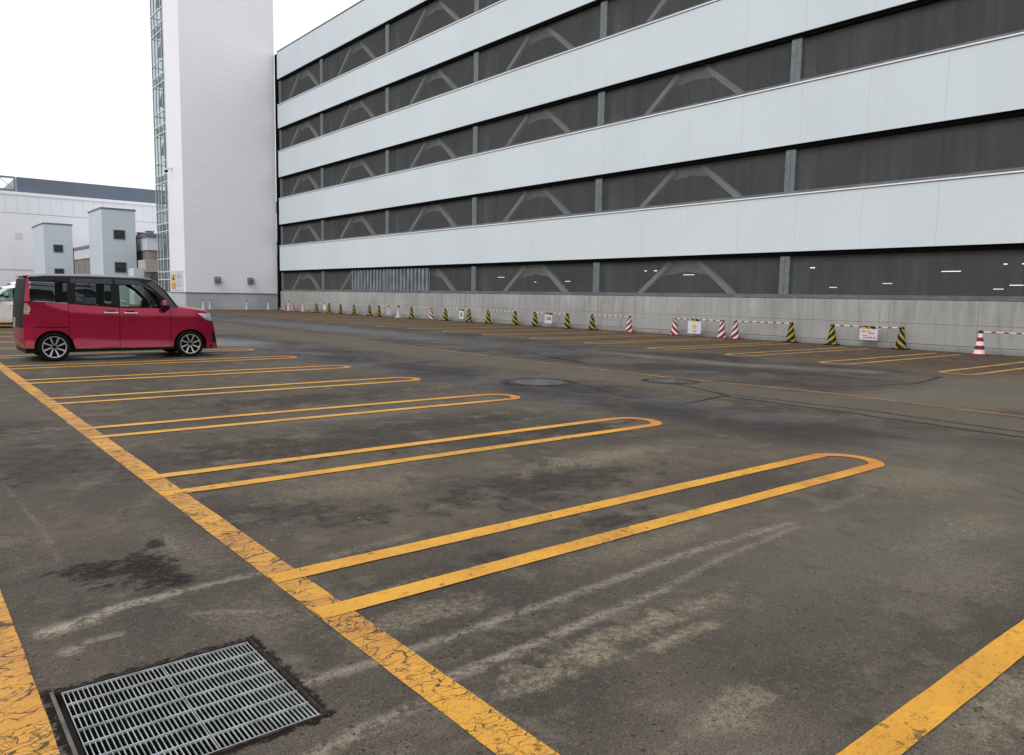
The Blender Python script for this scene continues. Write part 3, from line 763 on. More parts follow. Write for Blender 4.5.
for xx_, zz_ in ((14.2, 8.3), (30, 9), (-8, 8)): cl.box(xx_, xx_+.9, SY+.0, SY+.028, zz_, zz_+.9)
cl.build('wall_trim', M['mullion'], st, SO)

def stair_block(x0, x1, y0, y1, h, wins, label):
    e = empty('stair_block', (x0, y0, 0), 0, label, 'stair tower', 'small pale stair towers before the store')
    o = (x0, y0, 0)
    MB().box(x0, x1, y0, y1, 0, h).build('wall', M['stair'], e, o, bevel=.02)
    MB().box(x0-.06, x1+.06, y0-.06, y1+.06, h+.002, h+.14).build('coping', M['frame_grey'], e, o)
    for a, b, c, d in wins:
        f = MB().box(a-.07, b+.07, y0-.06, y0-.003, c-.07, c).box(a-.07, b+.07, y0-.06, y0-.003, d, d+.07).box(a-.07, a, y0-.06, y0-.003, c, d).box(b, b+.07, y0-.06, y0-.003, c, d).build('window', M['frame_grey'], e, o)
        MB().box(a, b, y0-.03, y0-.004, c, d).build('pane', M['win_dark'], f, o)
    MB().box(x1+.005, x1+.10, y0+.1, y0+.22, 0, h-2.5).build('drain_pipe', M['ink'], e, o)
    return e
stair_block(16.57, 19.66, 85, 91.4, 9.35, [(17.66, 18.6, 6.49, 7.30), (17.66, 18.6, 3.2, 4.1)], 'taller pale stair tower with two square dark windows, the one nearer the glazed tower')
stair_block(13.61, 16.45, 100, 108.5, 8.58, [(14.57, 15.40, 5.54, 6.28), (14.57, 15.40, 2.8, 3.6)], 'shorter pale stair tower with two dark windows, in front of the white store wall')

dk = empty('parking_deck', (20.2, 83, 0), 0, 'low parking deck with a white fascia behind the pale stair towers', 'building')
DO = (20.2, 83, 0)
MB().box(20.2, 60, 83, 126, 5.42, 6.68).build('fascia', M['deck_white'], dk, DO)
MB().box(20.25, 60, 83.05, 126, 0, 2.4).build('low_wall', M['deck_shade'], dk, DO)
MB().box(20.32, 59, 83.12, 125, 2.41, 5.41).build('opening', M['deck_shade'], dk, DO)
MB().box(20.1, 20.4, 82.9, 126, 6.69, 7.05).box(20.4, 60, 82.9, 83.2, 6.69, 7.05).box(20.4, 60, 83.2, 126, 6.30, 6.50).build('roof_edge', M['frame_grey'], dk, DO)
for k in range(9): MB().box(20.29, 20.6, 83.3+4.6*k, 83.6+4.6*k, 2.41, 5.41).build('deck_column', M['deck_shade'], dk, DO)

# beige entrance canopy between deck and tower
cp = empty('entrance_canopy', (19.1, 80, 0), 0, 'beige boxed canopy on dark posts by the foot of the glazed tower', 'canopy')
CO = (19.1, 80, 0)
MB().box(19.15, 22.5, 79.5, 82.4, 3.15, 4.32).build('box', M['beige'], cp, CO, bevel=.02)
for xx_ in (19.3, 20.05, 20.8, 21.9):
    MB().box(xx_-.1, xx_+.1, 79.7, 79.9, 0, 3.149).build('post', M['frame_grey'], cp, CO)
MB().box(18.2, 19.1, 80, 82, 0, 3.5).build('side_wall', M['deck_white'], cp, CO)

# ------------------------------------------------------------------ cars
def resample(poly, step):
    out = []; n = len(poly)
    for i in range(n):
        a = Vector(poly[i]); b = Vector(poly[(i+1) % n]); L = (b-a).length; k = max(1, int(L/step))
        for j in range(k): out.append(tuple(a + (b-a)*(j/k)))
    return out

def inside(p, poly):
    c = False; n = len(poly); x, y = p
    for i in range(n):
        x1, y1 = poly[i]; x2, y2 = poly[(i+1) % n]
        if (y1 > y) != (y2 > y) and x < (x2-x1)*(y-y1)/(y2-y1)+x1: c = not c
    return c

def side_panel(mb, poly, f, s, off=0.0, rim=.03, step=.07):
    """a curved panel: outline in (x, z), depth y = s*f(x, z)"""
    B = resample(poly, step); n = len(B)
    x0 = min(p[0] for p in B); x1 = max(p[0] for p in B); z0 = min(p[1] for p in B); z1 = max(p[1] for p in B)
    pts = [Vector(p) for p in B]
    gx = x0 + step/2
    while gx < x1:
        gz = z0 + step/2
        while gz < z1:
            if inside((gx, gz), B) and min((Vector((gx, gz))-b).length for b in pts[:n]) > step*.45: pts.append(Vector((gx, gz)))
            gz += step
        gx += step
    vs, es, fs, *_ = delaunay_2d_cdt(pts, [], [list(range(n))], 1, 1e-5)
    V = [(p[0], s*(f(p[0], p[1])+off), p[1]) for p in vs]
    F = []
    for t in fs:
        a, b, c = (Vector((vs[i][0], vs[i][1])) for i in t[:3])
        ccw = (b-a).cross(c-a) > 0
        t = list(t)
        if (s < 0) != ccw: t.reverse()
        F.append(tuple(t))
    mb.add(V, F)
    if rim:
        R = [(p[0], s*(f(p[0], p[1])+off), p[1]) for p in B] + [(p[0], s*(f(p[0], p[1])+off-rim), p[1]) for p in B]
        mb.add(R, [(k, (k+1) % n, n+(k+1) % n, n+k) for k in range(n)])

def inset(poly, d):
    n = len(poly); out = []
    area = sum(poly[i][0]*poly[(i+1) % n][1]-poly[(i+1) % n][0]*poly[i][1] for i in range(n))
    sg = 1 if area > 0 else -1
    for i in range(n):
        a = Vector(poly[i-1]); p = Vector(poly[i]); b = Vector(poly[(i+1) % n])
        d1 = (p-a).normalized(); d2 = (b-p).normalized()
        n1 = Vector((-d1.y, d1.x))*sg; n2 = Vector((-d2.y, d2.x))*sg
        m = n1+n2
        if m.length < .2: m = n1
        m.normalize(); k = d/max(.4, m.dot(n1))
        out.append(tuple(p+m*k))
    return out

def arc(cx, cz, r, a0, a1, n=14):
    return [(cx+r*math.cos(math.radians(a0+(a1-a0)*k/n)), cz+r*math.sin(math.radians(a0+(a1-a0)*k/n))) for k in range(n+1)]

def strip(mb, prof, f, i0, i1, t0=-1.0, t1=1.0, n=20, sub=4, lift=0.0):
    """surface spanning the car's width along profile points i0..i1 (x, z, bulge)"""
    P = prof
    def normal(k):
        a = P[max(0, k-1)]; b = P[min(len(P)-1, k+1)]
        d = Vector((b[0]-a[0], b[1]-a[1])).normalized(); return Vector((-d.y, d.x))
    rows = []
    for k in range(i0, i1+1):
        steps = sub if k < i1 else 1
        for j in range(steps):
            u = j/sub
            q = P[min(k+1, len(P)-1)]
            n0 = normal(k); n1 = normal(min(k+1, len(P)-1)); nn = (n0*(1-u)+n1*u).normalized()
            rows.append((P[k][0]*(1-u)+q[0]*u, P[k][1]*(1-u)+q[1]*u, P[k][2]*(1-u)+q[2]*u, nn))
    V = []
    for x, z, b, nn in rows:
        y = f(x, z)
        for c in range(n+1):
            t = t0+(t1-t0)*c/n
            o = (b)*(1-abs(t)**3.2)+lift
            V.append((x+nn.x*o, t*y, z+nn.y*o))
    R = len(rows); F = []
    for i in range(R-1):
        for c in range(n):
            F.append((i*(n+1)+c, i*(n+1)+c+1, (i+1)*(n+1)+c+1, (i+1)*(n+1)+c))
    mb.add(V, F)

def lerp_tab(tab, x):
    if x <= tab[0][0]: return tab[0][1]
    for (a, b), (c, d) in zip(tab, tab[1:]):
        if x <= c: return b+(d-b)*(x-a)/(c-a)
    return tab[-1][1]

def wheel(parent, x, y, r, side, rim_r):
    w = empty('wheel', (x, y, r)); w.parent = parent
    s = side
    prof = [(rim_r, 0), (rim_r+.02, .012), (r-.03, .018), (r-.006, .0), (r, -.03), (r, -.15), (r-.01, -.17), (rim_r, -.175)]
    MB().lathe([(a, s*b) for a, b in prof], 'y', 36).build('tyre', M['tyre'], w, smooth=True, fix=True)
    MB().lathe([(rim_r, -s*.005), (rim_r-.012, s*.002), (rim_r-.024, -s*.012), (rim_r-.03, -s*.10), (.03, -s*.11)], 'y', 36).build('rim_barrel', M['alloy_dark'], w, smooth=True, fix=True)
    a = MB().lathe([(rim_r-.001, -s*.002), (rim_r-.006, s*.006), (rim_r-.020, s*.004), (rim_r-.022, -s*.01)], 'y', 36)
    for k in range(8):
        t = 2*PI*k/8 + .2
        for dt in ((.10, -.02),):
            c, sn = math.cos(t), math.sin(t); c2, s2 = math.cos(t+.16), math.sin(t+.16)
            p0 = Vector((.035*c, -s*.022, .035*sn)); p1 = Vector(((rim_r-.012)*c2, -s*.004, (rim_r-.012)*s2))
            d = (p1-p0).normalized(); q = d.cross(Vector((0, 1, 0))).normalized()
            vs = []
            for p, hw in ((p0, .009), (p1, .0165)):
                for yy in (0, -s*.03):
                    vs += [p+q*hw+Vector((0, yy, 0)), p-q*hw+Vector((0, yy, 0))]
            a.add(vs, [(0, 1, 5, 4), (2, 6, 7, 3), (0, 4, 6, 2), (1, 3, 7, 5), (4, 5, 7, 6), (0, 2, 3, 1)])
    a.build('rim', M['alloy'], w, fix=True)
    MB().lathe([(.001, s*.0), (.028, s*.0), (.036, -s*.012), (.036, -s*.04)], 'y', 18).build('hub_cap', M['alloy_dark'], w, fix=True)
    return w

def make_minivan(loc, rz, label):
    car = empty('minivan', loc, rz, label, 'minivan')
    HWD = .835
    CRE = [(.2, 1.16), (.86, .985), (1.61, .92), (3.36, .885), (3.7, .86)]
    def f(x, z):
        y = HWD
        zc = lerp_tab(CRE, x)
        if z > zc: y -= .30*(z-zc)
        else:
            d = zc-z
            y -= .010*min(1, d/.04) + .055*min(d, .45)
        zs = .375-.045*max(0, x-.96)
        if z < zs: y += .022*min(1, (zs-z)/.075) - .10*max(0, .27-z)
        if z > 1.10: y += .17*(z-1.10) - .10*(z-1.10)**2
        if z > 1.55: y -= 1.6*(z-1.55)**2*3
        if x > 3.02: y -= .13*((x-3.02)/.65)**2.2
        if x < .34: y -= .075*((.34-x)/.34)**2
        return y
    AR, AF = (.57, .265, .345), (3.12, .262, .345)
    g = .004
    bl = lambda x: lerp_tab([(.1, 1.172), (.2, 1.170), (.85, 1.128), (1.74, 1.058), (2.73, 1.052), (2.9, 1.064)], x)
    panels = []
    quarter = [(.12, .27), (.078, .40), (.07, .70), (.075, .84), (.10, 1.165), (.2, 1.17), (.833, 1.128), (.830, .66), (.839, .485)] + arc(*AR, 38, 180, 18)
    slide = [(.842, 1.126), (.838, .66), (.846, .478)] + arc(*AR, 36, 4, 6) + [(.93, .245), (1.728, .236), (1.742, 1.056)]
    front = [(1.752, 1.056), (1.738, .236), (2.715, .236), (2.722, 1.050)]
    fender = [(2.732, 1.052), (2.9, 1.066), (3.16, 1.037), (3.46, .985), (3.53, .945), (3.27, .953), (3.45, .797), (3.628, .762), (3.655, .65), (3.695, .44), (3.735, .17), (3.50, .165)] + arc(*AF, -6, 178, 20) + [(2.76, .236), (2.728, .236)]
    dstrip = [(.10, 1.170), (.165, 1.60), (.208, 1.60), (.185, 1.175)]
    for s in (-1, 1):
        for nm, poly in (('quarter_panel', quarter), ('fender', fender), ('pillar_strip', dstrip)):
            m = MB(); side_panel(m, poly, f, s); m.build(nm, M['red_paint'], car, smooth=True)
        for nm, poly, hx, hn in (('sliding_door', slide, (1.45, 1.72), .952), ('front_door', front, (1.82, 2.08), .945)):
            m = MB(); side_panel(m, poly, f, s); d = m.build(nm, M['red_paint'], car, smooth=True)
            y = s*(f(1.7, .95)+.03)
            h = MB().bar((hx[0], y, hn+.005), (hx[1], y, hn), .028, .034, up=(0, 0, 1)); h.build('door_handle', M['chrome'], d, bevel=.008)
            c = MB(); side_panel(c, [(sum(hx)/2-.09, hn-.02), (sum(hx)/2+.09, hn-.02), (sum(hx)/2+.07, hn+.05), (sum(hx)/2-.07, hn+.05)], f, s, .003, 0); c.build('handle_recess', M['black_plastic'], d)
            wp = [(.985, 1.13), (.985, 1.518), (1.61, 1.522), (1.61, 1.10)] if nm == 'sliding_door' else [(1.775, 1.08), (1.775, 1.515), (2.16, 1.515), (2.36, 1.385), (2.52, 1.205), (2.53, 1.075)]
            gm = MB(); side_panel(gm, wp, f, s, -.006, 0); gm.build('door_window', M['glass_dark' if nm == 'sliding_door' else 'glass_clear'], d, smooth=True)
        r = MB(); side_panel(r, [(.24, .672), (.826, .655), (.826, .672), (.24, .690)], f, s, .003, .02); r.build('door_rail', M['black_plastic'], car)
        q = MB(); side_panel(q, [(.205, 1.185), (.225, 1.56), (.83, 1.545), (.83, 1.14)], f, s, -.006, 0); q.build('quarter_window', M['glass_dark'], car, smooth=True)
        b = MB()
        for poly in ([(.834, 1.13), (.834, 1.55), (.982, 1.545), (.982, 1.125)], [(1.613, 1.10), (1.613, 1.53), (1.772, 1.53), (1.772, 1.062)],
                     [(.21, 1.565), (.21, 1.60), (.25, 1.64), (.5, 1.668), (1.2, 1.678), (2.1, 1.668), (2.13, 1.52), (1.7, 1.526), (.9, 1.552)],
                     [(2.13, 1.525), (2.12, 1.60), (2.26, 1.575), (2.47, 1.40), (2.66, 1.20), (2.72, 1.057), (2.535, 1.056), (2.53, 1.20), (2.565, 1.20), (2.38, 1.395), (2.17, 1.523)],
                     [(2.12, 1.603), (2.11, 1.668), (2.42, 1.637), (2.45, 1.605), (2.27, 1.580)],
                     [(2.42, 1.636), (2.66, 1.42), (2.90, 1.068), (2.868, 1.064), (2.632, 1.41), (2.425, 1.61)],
                     [(.985, 1.128), (1.61, 1.099), (1.61, 1.075), (.985, 1.122)]):
            side_panel(b, poly, f, s, -.001, .03)
        b.build('window_frame', M['black_gloss'], car, smooth=True)
        q = MB(); side_panel(q, [(2.285, 1.572), (2.425, 1.603), (2.628, 1.41), (2.860, 1.064), (2.735, 1.057), (2.675, 1.20), (2.485, 1.40)], f, s, -.006, 0); q.build('corner_window', M['glass_screen'], car, smooth=True)
        v = MB(); side_panel(v, [(.90, 1.535), (.90, 1.625), (1.66, 1.632), (1.66, 1.535)], f, s, .016, .014); side_panel(v, [(1.70, 1.535), (1.70, 1.632), (2.12, 1.622), (2.28, 1.535), (2.44, 1.39), (2.40, 1.39), (2.2, 1.52)], f, s, .016, .014)
        v.build('rain_visor', M['visor'], car, smooth=True)
        h = MB(); side_panel(h, [(3.28, .948), (3.53, .940), (3.585, .90), (3.613, .77), (3.455, .803)], f, s, .004, .03); h.build('headlight', M['lamp_clear'], car, smooth=True)
        t = MB(); side_panel(t, [(.085, .93), (.102, 1.14), (.155, 1.13), (.20, 1.04), (.165, .92)], f, s, .006, .03); t.build('tail_light', M['lamp_rear'], car, smooth=True)
        mr = MB(); y = s*(f(2.6, 1.1)+.12)
        mr.lathe([(.001, .10), (.06, .085), (.085, .03), (.085, -.03), (.06, -.05), (.001, -.05)], 'z', 14, (0, 0, 0))
        mo = mr.build('mirror', M['red_paint'], car, smooth=True, fix=True); mo.location = (2.60, y, 1.14); mo.scale = (.85, 1.15, .9)
        MB().bar((2.60, s*(f(2.6, 1.05)-.01), 1.03), (2.60, y, 1.07), .11, .08).box(2.53, 2.67, min(y-.06, y+.06), max(y-.06, y+.06), 1.01, 1.085).build('mirror_foot', M['black_plastic'], car, bevel=.015)
        # dark wheel wells and sill
        ww = MB()
        for (cx, cz, r) in (AR, AF):
            n = 16
            vs = [(cx+r*math.cos(PI*k/n), s*(HWD-.04), cz+r*math.sin(PI*k/n)) for k in range(n+1)] + [(cx+r*math.cos(PI*k/n), s*.45, cz+r*math.sin(PI*k/n)) for k in range(n+1)]
            ww.add(vs, [(k, k+1, n+2+k, n+1+k) for k in range(n)])
            vs = [(cx, s*.45, cz-.1)] + [(cx+r*math.cos(PI*k/n), s*.45, cz+r*math.sin(PI*k/n)) for k in range(n+1)]
            ww.add(vs, [(0, k+1, k+2) for k in range(n)])
        ww.box(.93, 2.75, min(s*.70, s*.80), max(s*.70, s*.80), .185, .25)
        ww.build('wheel_well', M['black_plastic'], car)
        f2 = MB(); side_panel(f2, [(3.62, .30), (3.705, .30), (3.668, .56), (3.61, .52)], f, s, .005, .02); f2.build('bumper_vent', M['black_plastic'], car)
    # profile from rear bumper foot over the roof to the front lip
    PR = [(.12, .27, .05), (.078, .40, .06), (.07, .66, .06), (.075, .84, .05), (.10, 1.165, .045), (.165, 1.60, .04), (.22, 1.643, .035), (.5, 1.669, .045), (1.2, 1.679, .05),
          (2.14, 1.666, .05), (2.42, 1.637, .055), (2.66, 1.42, .07), (2.90, 1.066, .07), (3.16, 1.037, .05), (3.46, .985, .06), (3.585, .91, .08), (3.628, .765, .09), (3.655, .65, .09), (3.695, .44, .09), (3.735, .17, .09)]
    PR = PR[::-1]; N = len(PR)-1   # front to rear so that normals point outwards
    PR = [(x, z, b) for x, z, b in PR]
    ix = lambda k: N-k
    def st_(name, a, b, m, t0=-1, t1=1, lift=0.0, sub=4, parent=car):
        mb = MB(); strip(mb, [(x, z, -q) for x, z, q in PR], f, ix(b), ix(a), t0, t1, 20, sub, -lift); return mb.build(name, M[m], parent, smooth=True, fix=False)
    st_('rear_bumper', 0, 2, 'red_paint')
    tg = st_('tailgate', 2, 4, 'black_plastic'); st_('rear_window', 4, 5, 'black_plastic', parent=tg)
    st_('license_plate', 2, 3, 'plate', -.2, .2, .006, parent=tg)
    st_('roof', 5, 10, 'black_gloss')
    st_('windshield', 10, 12, 'glass_clear')
    st_('hood', 12, 14, 'red_paint')
    st_('nose', 14, 15, 'red_paint')
    st_('grille', 15, 16, 'black_plastic', -.62, .62)
    for a, b in ((-1, -.62), (.62, 1)): st_('headlight', 15, 16, 'lamp_clear', a, b)
    st_('grille_bar', 15, 16, 'chrome', -.6, .6, .008, 2)
    st_('front_bumper', 16, 19, 'red_paint')
    st_('bumper_grille', 17, 18, 'black_plastic', -.5, .5, .006)
    MB().box(.13, .34, -.56, .56, 1.645, 1.668).build('spoiler', M['red_paint'], car, bevel=.012)
    MB().box(.10, 3.6, -.72, .72, .17, .26).box(.93, 2.73, -.76, .76, .26, .60).box(.12, .30, -.7, .7, .26, .9).build('floor_pan', M['black_plastic'], car)
    MB().box(2.62, 2.95, -.68, .68, .6, 1.02).build('dashboard', M['trim_in'], car, bevel=.05)
    for yy in (-.38, .38):
        for sx, h in ((1.75, 1.12), (.98, 1.10)):
            q = MB().box(sx, sx+.5, yy-.25, yy+.25, .60, .74).bar((sx+.06, yy, .7), (sx-.10, yy, h), .46, .13, up=(1, 0, 0)).build('seat', M['seat'], car, bevel=.04)
            MB().box(sx-.17, sx-.07, yy-.13, yy+.13, h+.06, h+.27).build('headrest', M['seat'], q, bevel=.03)
    sw = MB(); n = 20
    for k in range(n):
        a = 2*PI*k/n; b = 2*PI*(k+1)/n
        sw.tube((2.42+.07*math.sin(a), -.38+.18*math.cos(a), 1.02+.17*math.sin(a)), (2.42+.07*math.sin(b), -.38+.18*math.cos(b), 1.02+.17*math.sin(b)), .016, n=6, caps=False)
    sw.bar((2.42, -.55, 1.02), (2.42, -.21, 1.02), .03, .03).bar((2.42, -.38, 1.02), (2.66, -.38, .95), .05, .05)
    sw.build('steering_wheel', M['trim_in'], car, smooth=True)
    for xx, cy in ((AR[0], 1), (AF[0], 1)):
        for s in (-1, 1): wheel(car, xx, s*.795, .285, s, .215)
    return car

make_minivan((1.86, 17.1+.835, 0), 0, 'magenta red boxy minivan with a black roof parked across the bays')

def make_saloon(loc, rz, label):
    """a low five door hatchback, simpler than the minivan"""
    car = empty('parked_car', loc, rz, label, 'car', 'white cars parked beyond the minivan')
    HWD = .87
    def f(x, z):
        y = HWD
        y -= .05*abs(z-.7)**1.5
        if z > .92: y -= .30*(z-.92)+.15*(z-.92)**2
        if z > 1.36: y -= 7*(z-1.36)**2
        if x > 3.6: y -= .30*((x-3.6)/.75)**2
        if x < .6: y -= .15*((.6-x)/.6)**2
        if z < .3: y -= .15*(.3-z)
        return y
    AR, AF = (.78, .30, .365), (3.42, .30, .365)
    quarter = [(.18, .30), (.05, .42), (.03, .75), (.10, 1.0), (.32, 1.08), (1.13, .98), (1.15, .60)] + arc(*AR, 10, 178, 18)
    rdoor = [(1.16, .98), (1.17, .34), (1.20, .22), (2.09, .21), (2.11, .955)]
    fdoor = [(2.12, .955), (2.10, .21), (3.02, .21), (3.05, .70), (3.0, .925)]
    fend = [(3.01, .925), (3.06, .70), (3.03, .21), (3.05, .30)] + arc(*AF, 178, 2, 18) + [(4.15, .22), (4.33, .30), (4.33, .55), (4.22, .72), (4.0, .80), (3.4, .91), (3.18, .95)]
    for s in (-1, 1):
        for nm, poly in (('quarter_panel', quarter), ('rear_door', rdoor), ('front_door', fdoor), ('fender', fend)):
            m = MB(); side_panel(m, poly, f, s, 0, .03, .09); d = m.build(nm, M['white_paint'], car, smooth=True)
            if 'door' in nm:
                xx = 1.28 if nm[0] == 'r' else 2.2
                MB().bar((xx, s*(f(xx, .82)+.025), .82), (xx+.2, s*(f(xx, .82)+.025), .82), .025, .03).build('door_handle', M['white_paint'], d, bevel=.006)
                wp = [(.95, 1.04), (1.10, 1.33), (2.06, 1.42), (2.06, .985)] if nm[0] == 'r' else [(2.13, .985), (2.13, 1.42), (2.42, 1.385), (2.98, .98), (2.97, .945)]
                w = MB(); side_panel(w, wp, f, s, -.006, 0, .09); w.build('door_window', M['glass_dark' if nm[0] == 'r' else 'glass_clear'], d, smooth=True)
        b = MB()
        side_panel(b, [(.32, 1.085), (.62, 1.38), (1.0, 1.445), (1.7, 1.475), (2.25, 1.46), (2.55, 1.40), (3.18, .955), (3.01, .93), (2.995, .975), (2.43, 1.392), (2.1, 1.43), (1.08, 1.345), (.93, 1.03)], f, s, -.002, .03, .08)
        b.build('roof_rail', M['white_paint'], car, smooth=True)
        p = MB(); side_panel(p, [(2.063, .985), (2.063, 1.425), (2.127, 1.425), (2.127, .985)], f, s, 0, .03); p.build('pillar', M['black_gloss'], car)
        c = MB(); side_panel(c, [(1.2, .20), (3.0, .20), (3.0, .255), (1.2, .265)], f, s, .008, .03, .09); c.build('sill', M['chrome'], car)
        h = MB(); side_panel(h, [(3.80, .74), (4.12, .72), (4.24, .66), (4.27, .56), (4.0, .62)], f, s, .005, .02); h.build('headlight', M['lamp_clear'], car)
        t = MB(); side_panel(t, [(.05, .80), (.11, .98), (.40, .98), (.36, .86)], f, s, .005, .02); t.build('tail_light', M['lamp_rear'], car)
        y = s*(f(2.9, 1.0)+.14)
        mo = MB().lathe([(.001, .09), (.06, .075), (.08, .02), (.07, -.05), (.001, -.06)], 'z', 14).build('mirror', M['white_paint'], car, smooth=True, fix=True); mo.location = (2.74, y, 1.03); mo.scale = (.8, 1.3, .9)
        MB().bar((2.74, s*(f(2.74, .96)-.02), .97), (2.74, y+s*.02, .975), .13, .06).build('mirror_foot', M['black_plastic'], car)
        ww = MB()
        for (cx, cz, r) in (AR, AF):
            n = 14
            vs = [(cx+r*math.cos(PI*k/n), s*(HWD-.05), cz+r*math.sin(PI*k/n)) for k in range(n+1)] + [(cx+r*math.cos(PI*k/n), s*.5, cz+r*math.sin(PI*k/n)) for k in range(n+1)]
            ww.add(vs, [(k, k+1, n+2+k, n+1+k) for k in range(n)])
            ww.add([(cx, s*.5, cz-.1)] + vs[n+1:], [(0, k+1, k+2) for k in range(n)])
        ww.build('wheel_well', M['black_plastic'], car)
    PR = [(.18, .30, .10), (.05, .42, .12), (.03, .75, .12), (.10, 1.0, .08), (.32, 1.085, .05), (.62, 1.38, .04), (1.0, 1.445, .04), (1.7, 1.475, .045), (2.25, 1.46, .05), (2.55, 1.40, .05), (3.18, .955, .06), (3.5, .895, .05), (4.0, .80, .06), (4.22, .72, .10), (4.33, .55, .14), (4.33, .30, .14), (4.15, .21, .1)][::-1]
    N = len(PR)-1
    def st_(name, a, b, m, t0=-1, t1=1, lift=0.0, parent=car):
        mb = MB(); strip(mb, [(x, z, -q) for x, z, q in PR], f, N-b, N-a, t0, t1, 16, 3, -lift); return mb.build(name, M[m], parent, smooth=True)
    st_('rear_bumper', 0, 2, 'white_paint'); st_('tailgate', 2, 4, 'white_paint'); st_('rear_window', 4, 5, 'glass_dark'); st_('roof', 5, 9, 'white_paint')
    st_('windshield', 9, 10, 'glass_clear'); st_('hood', 10, 12, 'white_paint'); st_('nose', 12, 13, 'white_paint'); st_('front_bumper', 13, 16, 'white_paint'); st_('grille', 14, 15, 'black_plastic', -.5, .5, .006)
    MB().box(.2, 4.1, -.72, .72, .18, .30).box(1.2, 3.0, -.78, .78, .30, .55).build('floor_pan', M['black_plastic'], car)
    MB().box(2.95, 3.25, -.66, .66, .5, .90).build('dashboard', M['trim_in'], car, bevel=.05)
    for yy in (-.38, .38):
        q = MB().box(2.0, 2.5, yy-.25, yy+.25, .45, .60).bar((2.06, yy, .55), (1.86, yy, 1.02), .46, .13, up=(1, 0, 0)).build('seat', M['seat'], car, bevel=.04)
        MB().box(1.78, 1.88, yy-.13, yy+.13, 1.05, 1.25).build('headrest', M['seat'], q, bevel=.03)
    for xx in (AR[0], AF[0]):
        for s in (-1, 1): wheel(car, xx, s*.83, .31, s, .22)
    return car

proto = make_saloon((5.60, 32.6, 0), PI, 'white hatchback with its nose out, half hidden behind the tail of the red minivan')
c2 = copy_tree(proto); c2.location = (6.3, 36.4, 0); c2.scale = (1.02, 1.02, 1.12)
c2['label'] = 'white car whose roof shows just above the nearer white hatchback'
c3 = copy_tree(proto); c3.location = (6.0, 47.0, 0); c3.rotation_euler = (0, 0, .15)
c3['label'] = 'white car seen through the front window of the red minivan'

# two cabinets on the deck's roof, a few pixels each
def roof_cabinet(x, y, z, m, label):
    e = empty('rooftop_cabinet', (x, y, z), .3, label, 'cabinet')
    MB().box(-.30, .30, -.30, .30, .10, .88).build('body', M[m], e, bevel=.03)
    MB().box(-.34, .34, -.34, .34, .882, .95).build('lid', M[m], e, bevel=.02)
    for sx in (-.25, .25): MB().box(sx-.04, sx+.04, -.28, .28, 0, .099).build('foot', M['frame_grey'], e)
roof_cabinet(20.85, 88.0, 6.501, 'car_red_far', 'small dull red cabinet on the roof edge of the far parking deck')
roof_cabinet(20.98, 85.0, 6.501, 'car_blue_far', 'small grey blue cabinet on the roof edge of the far parking deck')

# ------------------------------------------------------------------ cones, bars, hanging notices
GC = 'traffic cones along the foot of the concrete wall'
def cone_proto(kind, mats, base_m, top_m, slim=False):
    e = empty('traffic_cone', (0, 0, 0))
    if kind == 'ring': prof = [(.150, .03), (.145, .06), (.038, .69), (.030, .715), (.001, .72)]
    elif kind == 'plain': prof = [(.150, .03), (.140, .06), (.055, .66), (.045, .72), (.001, .725)]
    else: prof = [(.165, .03), (.160, .06), (.062, .66), (.052, .70), (.001, .715)]
    MB().lathe(prof, 'z', 28).build('body', mats, e, smooth=True)
    b = MB(); b.box(-.20, .20, -.20, .20, .0, .035); b.build('base', base_m, e, bevel=.012)
    if top_m:
        MB().lathe([(.058, .665), (.056, .72), (.030, .745), (.001, .75)], 'z', 18).build('cap', top_m, e, smooth=True)
    return e
PROT = {}
for k, m in enumerate(M['cone_yk']): PROT['yk%d' % k] = cone_proto('cover', m, M['rubber'], None)
for k, m in enumerate(M['cone_rw']): PROT['rw%d' % k] = cone_proto('cover', m, M['base_red'], None)
PROT['ring'] = cone_proto('ring', M['cone_ring'][0], M['base_red'], None)
PROT['pink'] = cone_proto('cover', M['cone_pink'][0], M['base_pink'], None)
PROT['white'] = cone_proto('plain', M['cone_white'][0], M['cone_white'][0], M['rubber'])
used = set()
def cone(kind, x, y, rz, label, group=GC):
    o = PROT[kind]
    if kind in used: o = copy_tree(o)
    used.add(kind)
    o.location = (x, y, 0.0); o.rotation_euler = (0, 0, rz)
    tag(o, label, 'traffic cone', group); return o
